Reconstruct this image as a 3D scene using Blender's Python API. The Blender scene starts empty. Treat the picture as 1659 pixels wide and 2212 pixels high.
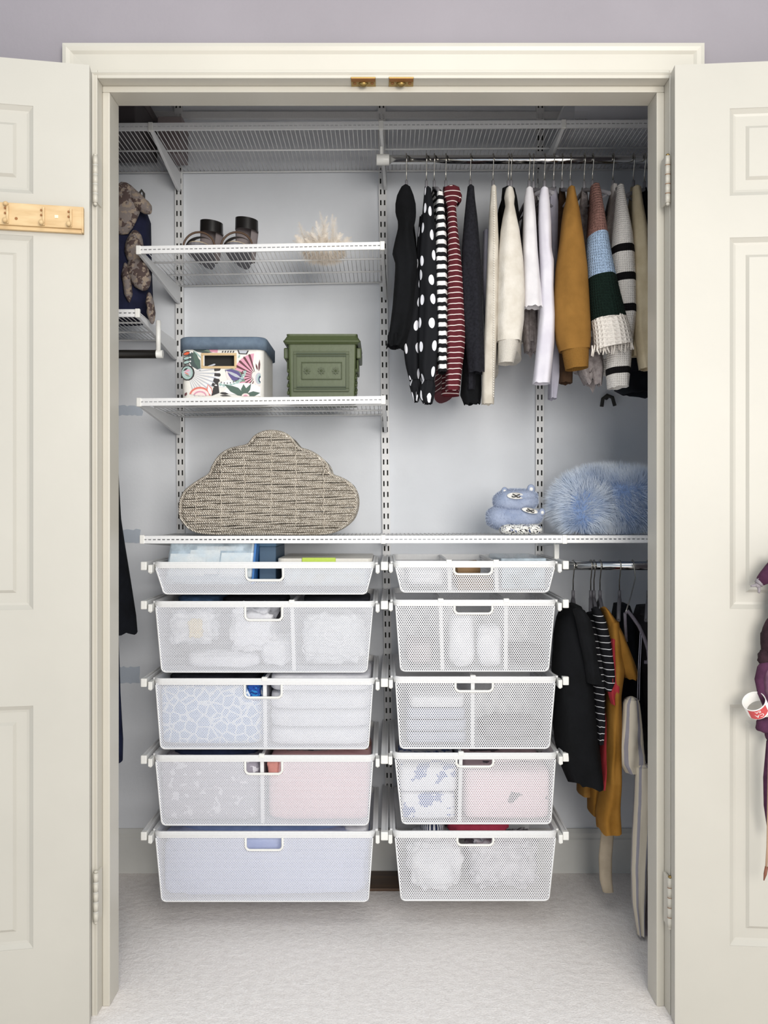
import bpy, math, random
from mathutils import Vector, Matrix, noise

# ------------------------------------------------------------------ camera, world, light, exposure
scene = bpy.context.scene
COL = scene.collection
CAM = Vector((0.0, -2.73, 1.063))
FPX = 1993.0                      # focal length in pixels of the 1659 x 2212 frame
cam_data = bpy.data.cameras.new('camera')
cam_data.sensor_fit = 'HORIZONTAL'
cam_data.sensor_width = 36.0
cam_data.lens = 36.0 * FPX / 1659.0
cam_data.clip_start = 0.05
cam = bpy.data.objects.new('camera', cam_data)
COL.objects.link(cam)
cam.location = CAM
cam.rotation_euler = (math.pi / 2, 0, 0)
scene.camera = cam

world = bpy.data.worlds.new('world')
scene.world = world
world.use_nodes = True
bg = world.node_tree.nodes['Background']
bg.inputs[0].default_value = (0.80, 0.90, 1.0, 1)
bg.inputs[1].default_value = 0.62

def area_light(name, loc, target, sx, sy, power, color):
    l = bpy.data.lights.new(name, 'AREA')
    l.shape = 'RECTANGLE'; l.size = sx; l.size_y = sy
    l.energy = power; l.color = color
    o = bpy.data.objects.new(name, l); COL.objects.link(o)
    o.location = loc
    o.rotation_euler = (Vector(target) - Vector(loc)).to_track_quat('-Z', 'Y').to_euler()
    return o
area_light('window_daylight', (0.86, -4.3, 1.65), (-0.05, 0.0, 1.05), 1.7, 1.6, 97.0, (1.0, 0.955, 0.89))
area_light('overhead_fill', (0.0, -2.3, 2.62), (0.0, -1.7, 0.0), 1.1, 1.1, 12.0, (1.0, 0.96, 0.91))  # added overhead fill to brighten the carpet; no such lamp is known

vs = scene.view_settings
vs.view_transform = 'Standard'
vs.look = 'None'
vs.exposure = 0.25
vs.gamma = 1.0
vs.use_curve_mapping = False

# ------------------------------------------------------------------ helpers
PI = math.pi
def at(px, py, Y):
    """world point seen at pixel (px, py) of the photograph on the vertical plane at depth Y"""
    d = Y - CAM.y
    return Vector(((px - 829.5) * d / FPX, Y, CAM.z - (py - 1106.0) * d / FPX))
def ax(px, Y): return (px - 829.5) * (Y - CAM.y) / FPX
def az(py, Y): return CAM.z - (py - 1106.0) * (Y - CAM.y) / FPX

def lerp(a, b, t): return a + (b - a) * t
def srgb(h):
    if isinstance(h, str):
        h = h.lstrip('#'); c = [int(h[i:i+2], 16) / 255 for i in (0, 2, 4)]
    else: c = [v / 255 for v in h]
    return tuple([(v / 12.92 if v <= 0.04045 else ((v + 0.055) / 1.055) ** 2.4) for v in c] + [1.0])

class MB:
    def __init__(s): s.v = []; s.f = []; s.m = []; s.uv = []; s.sm = []
    def add(s, verts, faces, mat=0, uvs=None, smooth=True):
        o = len(s.v)
        s.v += [Vector(p) for p in verts]
        for f in faces:
            s.f.append([i + o for i in f]); s.m.append(mat); s.sm.append(smooth)
            s.uv.append([uvs[i] for i in f] if uvs else None)
        return s
    def box(s, x0, x1, y0, y1, z0, z1, mat=0):
        x0, x1 = min(x0, x1), max(x0, x1); y0, y1 = min(y0, y1), max(y0, y1); z0, z1 = min(z0, z1), max(z0, z1)
        v = [(x0,y0,z0),(x1,y0,z0),(x1,y1,z0),(x0,y1,z0),(x0,y0,z1),(x1,y0,z1),(x1,y1,z1),(x0,y1,z1)]
        f = [(0,3,2,1),(4,5,6,7),(0,1,5,4),(1,2,6,5),(2,3,7,6),(3,0,4,7)]
        return s.add(v, f, mat, smooth=False)
    def hexa(s, v, mat=0):
        f = [(0,3,2,1),(4,5,6,7),(0,1,5,4),(1,2,6,5),(2,3,7,6),(3,0,4,7)]
        return s.add(v, f, mat, smooth=False)
    def loft(s, rings, mat=0, caps=True, closed=True, uvs=None, smooth=True):
        n = len(rings[0]); v = [p for r in rings for p in r]; f = []; uf = []
        base = len(s.v); s.v += [Vector(p) for p in v]
        cnt = n if closed else n - 1
        for i in range(len(rings) - 1):
            for j in range(cnt):
                k = (j + 1) % n
                q = [i*n+j, i*n+k, (i+1)*n+k, (i+1)*n+j]
                s.f.append([base + t for t in q]); s.m.append(mat); s.sm.append(smooth)
                if uvs:
                    a = uvs(i, j); b = uvs(i, j+1); c = uvs(i+1, j+1); d = uvs(i+1, j)
                    s.uv.append([a, b, c, d])
                else: s.uv.append(None)
        if caps and closed:
            for ii, rev in ((0, True), (len(rings) - 1, False)):
                q = [base + ii*n + j for j in range(n)]
                if rev: q.reverse()
                s.f.append(q); s.m.append(mat); s.sm.append(False)
                s.uv.append([uvs(ii, 0)] * n if uvs else None)
        return s
    def tube(s, pts, r, n=8, closed=False, mat=0, ry=None):
        pts = [Vector(p) for p in pts]; m = len(pts); rings = []
        rr = r if isinstance(r, (list, tuple)) else [r] * m
        def tan(i):
            a = pts[i-1] if (closed or i > 0) else pts[i]
            b = pts[(i+1) % m] if (closed or i < m-1) else pts[i]
            t = b - a
            return t.normalized() if t.length > 1e-9 else Vector((0,0,1))
        t0 = tan(0)
        ref = Vector((0,0,1)) if abs(t0.z) < 0.9 else Vector((0,1,0))
        u = (ref - t0 * ref.dot(t0)).normalized()
        for i in range(m):
            t = tan(i)
            u = (u - t * u.dot(t))
            if u.length < 1e-6: u = t.orthogonal()
            u.normalize(); w = t.cross(u)
            rings.append([pts[i] + (u * math.cos(2*PI*j/n) + w * math.sin(2*PI*j/n)) * rr[i] for j in range(n)])
        if closed: rings.append(rings[0])
        return s.loft(rings, mat, caps=not closed)
    def cyl(s, a, b, r, n=16, mat=0, r2=None):
        return s.tube([a, b], [r, r if r2 is None else r2], n, mat=mat)
    def prism(s, poly, fn0, fn1, mat=0):
        """poly: 2D outline; fn0 / fn1 map a 2D point to the two cap surfaces"""
        n = len(poly)
        v = [fn0(p) for p in poly] + [fn1(p) for p in poly]
        f = [list(range(n)), list(range(2*n-1, n-1, -1))]
        for i in range(n):
            k = (i+1) % n
            f.append([i, n+i, n+k, k])
        return s.add(v, f, mat, smooth=False)
    def ball(s, c, rx, ry, rz, nu=16, nv=10, mat=0, e=1.0, disp=None):
        rings = []
        sg = lambda x, p: math.copysign(abs(x) ** p, x)
        c = Vector(c)
        for i in range(nv + 1):
            ph = -PI/2 + PI * (i + 0.02) / (nv + 0.04)
            ring = []
            for j in range(nu):
                th = 2*PI*j/nu
                d = Vector((sg(math.cos(ph), e) * sg(math.cos(th), e) * rx, sg(math.cos(ph), e) * sg(math.sin(th), e) * ry, sg(math.sin(ph), e) * rz))
                p = c + d
                if disp: p = p + disp(p, d)
                ring.append(p)
            rings.append(ring)
        uvf = lambda i, j: (2*PI*max(rx, ry)*j/nu, c.z + rz*math.sin(-PI/2 + PI*i/nv))
        return s.loft(rings, mat, uvs=uvf)
    def xf(s, M):
        s.v = [M @ p for p in s.v]; return s
    def build(s, name, mats, parent=None, bevel=0, seg=2, kind=None, label=None):
        me = bpy.data.meshes.new(name)
        me.from_pydata([tuple(p) for p in s.v], [], s.f)
        if not isinstance(mats, (list, tuple)): mats = [mats]
        for m in mats: me.materials.append(m)
        if len(mats) > 1: me.polygons.foreach_set('material_index', s.m)
        me.polygons.foreach_set('use_smooth', s.sm)
        if any(u is not None for u in s.uv):
            lay = me.uv_layers.new(name='UVMap')
            flat = []
            for f, u in zip(s.f, s.uv):
                for k in range(len(f)):
                    flat += list(u[k]) if u else [0.0, 0.0]
            lay.data.foreach_set('uv', flat)
        me.update()
        o = bpy.data.objects.new(name, me); COL.objects.link(o)
        if bevel:
            b = o.modifiers.new('bevel', 'BEVEL'); b.width = bevel; b.segments = seg; b.limit_method = 'ANGLE'
        if parent is not None: o.parent = parent
        if kind: o['kind'] = kind
        if label: o['label'] = label
        return o

def tag(o, label, cat, group=None, kind=None):
    o['label'] = label; o['category'] = cat
    if group: o['group'] = group
    if kind: o['kind'] = kind
    return o
def thing(name, label, cat, group=None):
    o = bpy.data.objects.new(name, None); COL.objects.link(o)
    o.empty_display_size = 0.05
    return tag(o, label, cat, group)
def struct(o, label=None, cat=None):
    o['kind'] = 'structure'
    if label: o['label'] = label
    if cat: o['category'] = cat
    return o

def arc(cx, cy, r, a0, a1, n):
    return [(cx + r*math.cos(lerp(a0, a1, i/n)), cy + r*math.sin(lerp(a0, a1, i/n))) for i in range(n+1)]
def rrect(x0, x1, y0, y1, r, n=5):
    return (arc(x1-r, y0+r, r, -PI/2, 0, n) + arc(x1-r, y1-r, r, 0, PI/2, n) +
            arc(x0+r, y1-r, r, PI/2, PI, n) + arc(x0+r, y0+r, r, PI, 1.5*PI, n))

# ------------------------------------------------------------------ materials (all procedural)
def new_mat(name):
    m = bpy.data.materials.new(name); m.use_nodes = True
    nt = m.node_tree
    return m, nt, nt.nodes['Principled BSDF']
def N(nt, kind, **kw):
    n = nt.nodes.new(kind)
    for k, v in kw.items():
        if k.startswith('i_'):
            key = k[2:]
            n.inputs[int(key) if key.isdigit() else key.replace('_', ' ')].default_value = v
        else: setattr(n, k, v)
    return n
def coords(nt, which='Object'):
    return N(nt, 'ShaderNodeTexCoord').outputs[which]
def add_bump(nt, bsdf, height, strength=0.3, dist=0.002):
    b = N(nt, 'ShaderNodeBump'); b.inputs['Strength'].default_value = strength; b.inputs['Distance'].default_value = dist
    nt.links.new(height, b.inputs['Height']); nt.links.new(b.outputs[0], bsdf.inputs['Normal'])
def mixc(nt, fac, c1, c2):
    m = N(nt, 'ShaderNodeMix', data_type='RGBA')
    if isinstance(fac, (int, float)): m.inputs[0].default_value = fac
    else: nt.links.new(fac, m.inputs[0])
    for i, c in ((6, c1), (7, c2)):
        if isinstance(c, tuple): m.inputs[i].default_value = c
        else: nt.links.new(c, m.inputs[i])
    return m.outputs[2]
def math_n(nt, op, a, b=None, c=None):
    m = N(nt, 'ShaderNodeMath', operation=op)
    for i, v in enumerate((a, b, c)):
        if v is None: continue
        if isinstance(v, (int, float)): m.inputs[i].default_value = v
        else: nt.links.new(v, m.inputs[i])
    return m.outputs[0]
def ramp(nt, fac, stops, constant=False):
    r = N(nt, 'ShaderNodeValToRGB')
    if constant: r.color_ramp.interpolation = 'CONSTANT'
    el = r.color_ramp.elements
    el[0].position, el[0].color = stops[0]
    el[1].position, el[1].color = stops[1]
    for p, c in stops[2:]:
        e = el.new(p); e.color = c
    nt.links.new(fac, r.inputs[0])
    return r.outputs[0]
def noise_tex(nt, vec, scale, detail=3.0, rough=0.55):
    n = N(nt, 'ShaderNodeTexNoise'); n.inputs['Scale'].default_value = scale
    n.inputs['Detail'].default_value = detail; n.inputs['Roughness'].default_value = rough
    nt.links.new(vec, n.inputs['Vector'])
    return n.outputs['Fac']

def paint(name, col, rough=0.45, var=0.03, bump=0.05, scale=60):
    m, nt, b = new_mat(name); c = srgb(col)
    co = coords(nt)
    n1 = noise_tex(nt, co, 5.0, 4.0)
    dark = tuple([v * (1 - 3 * var) for v in c[:3]] + [1]); lite = tuple([min(1, v * (1 + var)) for v in c[:3]] + [1])
    nt.links.new(ramp(nt, n1, [(0.3, dark), (0.7, lite)]), b.inputs['Base Color'])
    b.inputs['Roughness'].default_value = rough
    add_bump(nt, b, noise_tex(nt, co, scale, 3.0), bump, 0.003)
    return m
def plain(name, col, rough=0.5, metal=0.0, bump=0.0, scale=200, spec=None):
    m, nt, b = new_mat(name); b.inputs['Base Color'].default_value = srgb(col)
    b.inputs['Roughness'].default_value = rough; b.inputs['Metallic'].default_value = metal
    if spec is not None: b.inputs['Specular IOR Level'].default_value = spec
    n1 = noise_tex(nt, coords(nt), scale, 2.0)
    c = srgb(col)
    nt.links.new(mixc(nt, n1, tuple([v*0.93 for v in c[:3]]+[1]), tuple([min(1, v*1.05) for v in c[:3]]+[1])), b.inputs['Base Color'])
    if bump: add_bump(nt, b, n1, bump, 0.002)
    return m
def cloth(name, col, col2=None, scale=14, weave=900, bump=0.25, rough=0.92, sheen=0.0):
    m, nt, b = new_mat(name); c = srgb(col)
    co = coords(nt)
    n1 = noise_tex(nt, co, scale, 5.0)
    c2 = srgb(col2) if col2 else tuple([v * 0.80 for v in c[:3]] + [1])
    nt.links.new(ramp(nt, n1, [(0.35, c2), (0.62, c)]), b.inputs['Base Color'])
    b.inputs['Roughness'].default_value = rough; b.inputs['Sheen Weight'].default_value = sheen
    b.inputs['Specular IOR Level'].default_value = 0.2
    w = noise_tex(nt, co, weave, 2.0)
    h = math_n(nt, 'ADD', math_n(nt, 'MULTIPLY', w, 0.4), n1)
    add_bump(nt, b, h, bump, 0.004)
    return m
def knit(name, stops=None, col=None, pitch=0.006, bump=0.7, tilt=0.0, fleck=0.25, zr=None):
    """knitted cloth: v-shaped stitches from UV (u across, v height); colour bands by height when stops is given"""
    m, nt, b = new_mat(name)
    uv = coords(nt, 'UV'); sp = N(nt, 'ShaderNodeSeparateXYZ'); nt.links.new(uv, sp.inputs[0])
    u, v = sp.outputs[0], sp.outputs[1]
    su = math_n(nt, 'ABSOLUTE', math_n(nt, 'SINE', math_n(nt, 'MULTIPLY', u, PI / pitch)))
    vv = math_n(nt, 'ADD', math_n(nt, 'MULTIPLY', v, 2*PI / (pitch*0.8)), math_n(nt, 'MULTIPLY', su, 2.0))
    st = math_n(nt, 'MULTIPLY', su, math_n(nt, 'ADD', 0.6, math_n(nt, 'MULTIPLY', math_n(nt, 'SINE', vv), 0.4)))
    if stops:
        z0, z1 = zr
        f = math_n(nt, 'DIVIDE', math_n(nt, 'SUBTRACT', math_n(nt, 'ADD', v, math_n(nt, 'MULTIPLY', math_n(nt, 'SINE', math_n(nt, 'MULTIPLY', u, 2*PI/0.2)), tilt)), z0), z1 - z0)
        base = ramp(nt, f, [((z - z0)/(z1 - z0), srgb(c)) for z, c in stops], constant=True)
    else:
        rgb = N(nt, 'ShaderNodeRGB'); rgb.outputs[0].default_value = srgb(col); base = rgb.outputs[0]
    n1 = noise_tex(nt, coords(nt), 260, 2.0)
    dk = N(nt, 'ShaderNodeMix', data_type='RGBA', blend_type='MULTIPLY')
    dk.inputs[0].default_value = fleck
    nt.links.new(base, dk.inputs[6])
    nt.links.new(ramp(nt, n1, [(0.35, (0.25,0.25,0.25,1)), (0.6, (1,1,1,1))]), dk.inputs[7])
    nt.links.new(dk.outputs[2], b.inputs['Base Color'])
    b.inputs['Roughness'].default_value = 0.95; b.inputs['Specular IOR Level'].default_value = 0.15
    add_bump(nt, b, st, bump, 0.003)
    return m
def stripes(name, base, line, pitch, duty, wob=0.0015, axis=1, soft=0.0):
    m, nt, b = new_mat(name)
    uv = coords(nt, 'UV'); sp = N(nt, 'ShaderNodeSeparateXYZ'); nt.links.new(uv, sp.inputs[0])
    v = sp.outputs[axis]
    n1 = noise_tex(nt, coords(nt), 30, 2.0)
    vv = math_n(nt, 'ADD', v, math_n(nt, 'MULTIPLY', n1, wob * 2))
    fr = math_n(nt, 'FRACT', math_n(nt, 'DIVIDE', math_n(nt, 'ADD', vv, 10.0), pitch))
    g = math_n(nt, 'LESS_THAN', fr, duty)
    nt.links.new(mixc(nt, g, srgb(base), srgb(line)), b.inputs['Base Color'])
    b.inputs['Roughness'].default_value = 0.9; b.inputs['Specular IOR Level'].default_value = 0.2
    add_bump(nt, b, noise_tex(nt, coords(nt), 20, 4.0), 0.3, 0.006)
    return m
def dots(name, base, dot, cell=0.045, r=0.24):
    m, nt, b = new_mat(name)
    uv = coords(nt, 'UV')
    vo = N(nt, 'ShaderNodeTexVoronoi', voronoi_dimensions='2D'); vo.inputs['Scale'].default_value = 1.0/cell
    vo.inputs['Randomness'].default_value = 0.45
    nt.links.new(uv, vo.inputs['Vector'])
    g = math_n(nt, 'LESS_THAN', vo.outputs['Distance'], r)
    nt.links.new(mixc(nt, g, srgb(base), srgb(dot)), b.inputs['Base Color'])
    b.inputs['Roughness'].default_value = 0.85; b.inputs['Specular IOR Level'].default_value = 0.25
    return m
def crackle(name, patch, line, scale, width, patch2=None):
    m, nt, b = new_mat(name)
    co = coords(nt)
    vo = N(nt, 'ShaderNodeTexVoronoi', feature='DISTANCE_TO_EDGE'); vo.inputs['Scale'].default_value = scale
    nt.links.new(co, vo.inputs['Vector'])
    g = math_n(nt, 'LESS_THAN', vo.outputs['Distance'], width)
    p = mixc(nt, noise_tex(nt, co, 18, 2.0), srgb(patch), srgb(patch2 or patch))
    nt.links.new(mixc(nt, g, p, srgb(line)), b.inputs['Base Color'])
    b.inputs['Roughness'].default_value = 0.85
    return m
def blotch(name, base, mark, scale, thr, col3=None):
    m, nt, b = new_mat(name); co = coords(nt)
    n1 = noise_tex(nt, co, scale, 3.0, 0.6)
    g = math_n(nt, 'GREATER_THAN', n1, thr)
    c = mixc(nt, g, srgb(base), srgb(mark))
    if col3:
        n2 = noise_tex(nt, co, scale*2.3, 3.0)
        c = mixc(nt, math_n(nt, 'GREATER_THAN', n2, 0.56), c, srgb(col3))
    nt.links.new(c, b.inputs['Base Color']); b.inputs['Roughness'].default_value = 0.9
    add_bump(nt, b, n1, 0.4, 0.01)
    return m
def wire_mesh_mat(name, col, w=0.0043, h=0.0068, r=0.00128):
    """expanded metal sheet: staggered round holes are really open (alpha), laid out in the sheet's own UV metres"""
    m, nt, b = new_mat(name)
    b.inputs['Base Color'].default_value = srgb(col); b.inputs['Roughness'].default_value = 0.45
    uv = coords(nt, 'UV'); sp = N(nt, 'ShaderNodeSeparateXYZ'); nt.links.new(uv, sp.inputs[0])
    def cell(s, d):
        f = math_n(nt, 'FRACT', math_n(nt, 'DIVIDE', math_n(nt, 'ADD', s, 20.0), d))
        return math_n(nt, 'MULTIPLY', math_n(nt, 'ABSOLUTE', math_n(nt, 'SUBTRACT', f, 0.5)), d)
    a = cell(sp.outputs[0], w); c = cell(sp.outputs[1], h)
    a2 = math_n(nt, 'SUBTRACT', w/2, a); c2 = math_n(nt, 'SUBTRACT', h/2, c)
    def dist(x, y): return math_n(nt, 'SQRT', math_n(nt, 'ADD', math_n(nt, 'MULTIPLY', x, x), math_n(nt, 'MULTIPLY', y, y)))
    dmin = math_n(nt, 'MINIMUM', dist(a, c), dist(a2, c2))
    nt.links.new(math_n(nt, 'GREATER_THAN', dmin, r), b.inputs['Alpha'])
    return m
def clear_plastic(name, col, alpha=0.35, rough=0.25):
    m, nt, b = new_mat(name)
    b.inputs['Base Color'].default_value = srgb(col); b.inputs['Roughness'].default_value = rough
    n1 = noise_tex(nt, coords(nt), 25, 4.0)
    nt.links.new(ramp(nt, n1, [(0.35, (alpha*0.6,)*3 + (1,)), (0.7, (min(1, alpha*1.7),)*3 + (1,))]), b.inputs['Alpha'])
    return m
def wood(name, c1, c2, scale=6, stretch=(1, 12, 12)):
    m, nt, b = new_mat(name)
    mp = N(nt, 'ShaderNodeMapping'); mp.inputs['Scale'].default_value = stretch
    nt.links.new(coords(nt), mp.inputs['Vector'])
    n1 = noise_tex(nt, mp.outputs[0], scale, 5.0)
    nt.links.new(ramp(nt, n1, [(0.3, srgb(c1)), (0.7, srgb(c2))]), b.inputs['Base Color'])
    b.inputs['Roughness'].default_value = 0.5
    return m
def carpet_mat():
    m, nt, b = new_mat('carpet'); co = coords(nt)
    n1 = noise_tex(nt, co, 220, 3.0, 0.7); n2 = noise_tex(nt, co, 9, 4.0); n3 = noise_tex(nt, co, 48, 4.0, 0.65)
    c = ramp(nt, n1, [(0.3, srgb('#e6dfda')), (0.68, srgb('#fbf7f4'))])
    c2 = mixc(nt, ramp(nt, n2, [(0.35, (0,0,0,1)), (0.65, (1,1,1,1))]), c, mixc(nt, 0.75, srgb('#ece6e2'), c))
    c3 = mixc(nt, ramp(nt, n3, [(0.36, (0,0,0,1)), (0.58, (1,1,1,1))]), mixc(nt, 0.72, srgb('#d3cbc6'), c2), c2)
    nt.links.new(c3, b.inputs['Base Color']); b.inputs['Roughness'].default_value = 1.0
    b.inputs['Specular IOR Level'].default_value = 0.05
    h = math_n(nt, 'ADD', n1, math_n(nt, 'MULTIPLY', n3, 1.8))
    add_bump(nt, b, h, 0.4, 0.005)
    return m

M = {}
M['trim'] = paint('trim_paint', '#c1bcb0', 0.38, 0.012, 0.04)
M['door'] = paint('door_paint', '#b7b3a9', 0.42, 0.012, 0.05)
M['lavender'] = paint('lavender_wall', '#908a8f', 0.7, 0.02, 0.15, 120)
M['inside'] = paint('closet_wall', '#e2e5ea', 0.65, 0.02, 0.12, 100)
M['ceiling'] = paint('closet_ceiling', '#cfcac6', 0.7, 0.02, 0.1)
M['patchwall'] = paint('old_wall_paint', '#bfc8d4', 0.6, 0.05, 0.2)
M['base'] = paint('baseboard_paint', '#d3d3cf', 0.45, 0.03, 0.08)
M['carpet'] = carpet_mat()
M['white'] = plain('white_powder_coat', '#e2e2e2', 0.38)
M['plastic'] = plain('white_plastic', '#e6e5e0', 0.35)
M['dark'] = plain('gap_shade_black', '#33322f', 0.8)
M['sheet'] = wire_mesh_mat('white_wire_mesh', '#e3e4ea')
M['sheet_r'] = wire_mesh_mat('white_wire_mesh_open', '#e3e3e6', 0.0055, 0.0086, 0.00178)
M['chrome'] = plain('chrome', '#d8d8d8', 0.12, 1.0)
M['hook'] = plain('steel_hook', '#b8b4ac', 0.22, 1.0)
M['brass'] = plain('aged_brass', '#a08650', 0.4, 0.85)
M['greyplastic'] = plain('grey_hanger_plastic', '#8d8b90', 0.5)
M['darkplastic'] = plain('charcoal_hanger_plastic', '#5a585d', 0.5)
M['pine'] = wood('pine', '#bb9a6c', '#cfb488')
M['darkwood'] = wood('dark_wood', '#3c2a1c', '#5a3f28')
M['knot'] = plain('wood_knot', '#8a5a2a', 0.6)
M['blackrod'] = plain('dark_rod', '#3a3734', 0.3, 0.8)

# ------------------------------------------------------------------ the room and the closet shell
YC, YS, YJ, YW = -0.785, -0.747, -0.678, -0.768      # casing face, door stop face, back of jamb, wall face
JX0, JX1, JZ = -0.6055, 0.6030, 1.979                # jamb faces, head jamb
SX0, SX1, SZ = -0.5895, 0.5860, 1.9655               # door stop faces
CX0, CX1, CTOP = -1.25, 0.98, 2.42                   # closet inside

struct(MB().box(-3.0, 3.0, -6.0, 0.12, -0.05, 0.0).build('floor', M['carpet']), 'pale beige carpet running from the room into the closet', 'floor')
struct(MB().box(CX0 - 0.1, CX1 + 0.1, 0.0, 0.1, 0.0, CTOP + 0.1).build('wall_back', M['inside']), 'pale blue-white back wall of the closet', 'wall')
struct(MB().box(CX0 - 0.1, CX0, YJ, 0.0, 0.0, CTOP + 0.1).build('wall_left', M['inside']), 'pale left end wall inside the closet', 'wall')
struct(MB().box(CX1, CX1 + 0.1, YJ, 0.0, 0.0, CTOP + 0.1).build('wall_right', M['inside']), 'pale right end wall inside the closet', 'wall')
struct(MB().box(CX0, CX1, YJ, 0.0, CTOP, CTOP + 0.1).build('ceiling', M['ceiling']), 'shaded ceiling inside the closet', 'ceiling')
fw = MB()
fw.box(-3.0, JX0 - 0.018, YW, YJ, 0, 2.7); fw.box(JX1 + 0.018, 3.0, YW, YJ, 0, 2.7); fw.box(JX0 - 0.018, JX1 + 0.018, YW, YJ, JZ + 0.018, 2.7)
struct(fw.build('wall_front', M['lavender']), 'lavender painted wall around the closet opening', 'wall')

# door jamb with stops
jb = MB()
jb.box(JX0 - 0.018, JX0, YC + 0.003, YJ, 0, JZ + 0.018); jb.box(JX1, JX1 + 0.018, YC + 0.003, YJ, 0, JZ + 0.018); jb.box(JX0, JX1, YC + 0.003, YJ, JZ, JZ + 0.018)
jo = struct(jb.build('trim_1', M['trim'], bevel=0.0015), 'cream painted jamb lining the closet opening', 'door jamb')
for nm, a in (('door_stop', (JX0, SX0, YS, YJ, 0, SZ)), ('door_stop', (SX1, JX1, YS, YJ, 0, SZ)), ('door_stop', (JX0, JX1, YS, YJ, SZ, JZ))):
    MB().box(*a).build(nm, M['trim'], jo, bevel=0.002)
# casing: three mitred legs with a moulded profile (distance from the opening, proud of the wall)
prof = [(0.004, 0.0), (0.004, 0.012), (0.010, 0.017), (0.014, 0.0125), (0.050, 0.0145), (0.056, 0.019), (0.064, 0.021), (0.072, 0.019), (0.074, 0.0)]
def casing_leg(kind):
    mb = MB(); rings = []
    if kind == 'left': ends = [lambda d, p: (JX0 - d, YW - p, 0.0), lambda d, p: (JX0 - d, YW - p, JZ + d)]
    elif kind == 'right': ends = [lambda d, p: (JX1 + d, YW - p, JZ + d), lambda d, p: (JX1 + d, YW - p, 0.0)]
    else: ends = [lambda d, p: (JX0 - d, YW - p, JZ + d), lambda d, p: (JX1 + d, YW - p, JZ + d)]
    for e in ends: rings.append([e(d, p) for d, p in prof])
    return mb.loft(rings, smooth=False)
co = struct(casing_leg('head').build('trim_2', M['trim']), 'cream moulded casing framing the closet opening', 'door casing')
casing_leg('left').build('side_casing', M['trim'], co); casing_leg('right').build('side_casing', M['trim'], co)
# baseboard on the closet's back wall
bb = MB(); hb = 0.128
pr = [(0, 0), (-0.015, 0), (-0.015, hb - 0.03), (-0.012, hb - 0.025), (-0.012, hb - 0.012), (-0.006, hb), (0, hb)]
bb.loft([[(CX0, y, z) for y, z in pr], [(CX1, y, z) for y, z in pr]], smooth=False)
struct(bb.build('baseboard_back', M['base']), 'white moulded baseboard along the closet back wall', 'baseboard')
# old paint patches on the back wall, left end
for x0, x1, y0, y1 in ((232, 307, 876, 897), (232, 304, 1143, 1172), (232, 302, 1440, 1476)):
    a = at(x0, y0, -0.001); b = at(x1, y1, -0.001)
    mb = MB(); n = 14; top = []; bot = []
    rnd = random.Random(x1 + y0)
    poly = [(lerp(a.x, b.x, i/n), a.z + rnd.uniform(-0.003, 0.002)) for i in range(n+1)] + [(b.x + rnd.uniform(-.004, .004), lerp(a.z, b.z, k/3)) for k in (1, 2)] + [(lerp(b.x, a.x, i/n), b.z + rnd.uniform(-0.002, 0.002)) for i in range(n+1)]
    mb.prism(poly, lambda p: (p[0], 0.0005, p[1]), lambda p: (p[0], -0.0012, p[1]))
    struct(mb.build('paint_patch', M['patchwall'], bpy.data.objects['wall_back']))
tag(MB().box(-0.16, 0.16, -0.145, -0.016, 0.0, 0.008).build('floor_board', M['darkwood'], bevel=0.002), 'dark brown board lying on the floor behind the bottom drawers', 'board')

# ------------------------------------------------------------------ doors
ZP = [(1.891, 1.712), (1.626, 0.864), (0.668, 0.173)]
def make_door(name, sign, hinge, ang, label):
    W, T, top, bot = 0.604, 0.035, 1.985, 0.004
    xs = [(0.0, 0.110), (0.262, 0.342), (0.494, W)]          # stiles
    Mx = Matrix.Translation((hinge, YC - 0.042, 0)) @ Matrix.Rotation(ang, 4, 'Z')
    S = lambda x: sign * x
    fr = MB()
    for a, b in ((xs[0]), (xs[2])): fr.box(S(a), S(b), 0, T, bot, top)
    zr = [(top, ZP[0][0])] + [(ZP[i][1], ZP[i+1][0]) for i in range(2)] + [(ZP[2][1], bot)]
    for a, b in zr: fr.box(S(xs[0][1]), S(xs[2][0]), 0, T, a, b)
    for a, b in ZP: fr.box(S(xs[1][0]), S(xs[1][1]), 0, T, a, b)
    root = struct(fr.xf(Mx).build(name, M['door']), label, 'door')
    for x0, x1 in ((xs[0][1], xs[1][0]), (xs[1][1], xs[2][0])):
        for za, zb in ZP:
            pm = MB()
            def ring(i, y): return [(S(x0 + i), y, zb + i), (S(x1 - i), y, zb + i), (S(x1 - i), y, za - i), (S(x0 + i), y, za - i)]
            rs = [ring(0, 0.030), ring(0, 0.001), ring(0.009, 0.0075), ring(0.014, 0.0085), ring(0.034, 0.0085), ring(0.040, 0.0035)]
            pm.loft(rs, smooth=False)
            if sign < 0: pm.f = [f[::-1] for f in pm.f]
            pm.xf(Mx).build('panel', M['door'], root)
    return root, Mx
door_l, ML = make_door('door_1', -1, -0.6075, math.radians(11.0), 'cream panelled closet door folded back on the left, with a wooden rack')
door_r, MR = make_door('door_2', 1, 0.6000, math.radians(-5.0), 'cream panelled closet door folded back on the right, beside hanging clothes')

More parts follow.
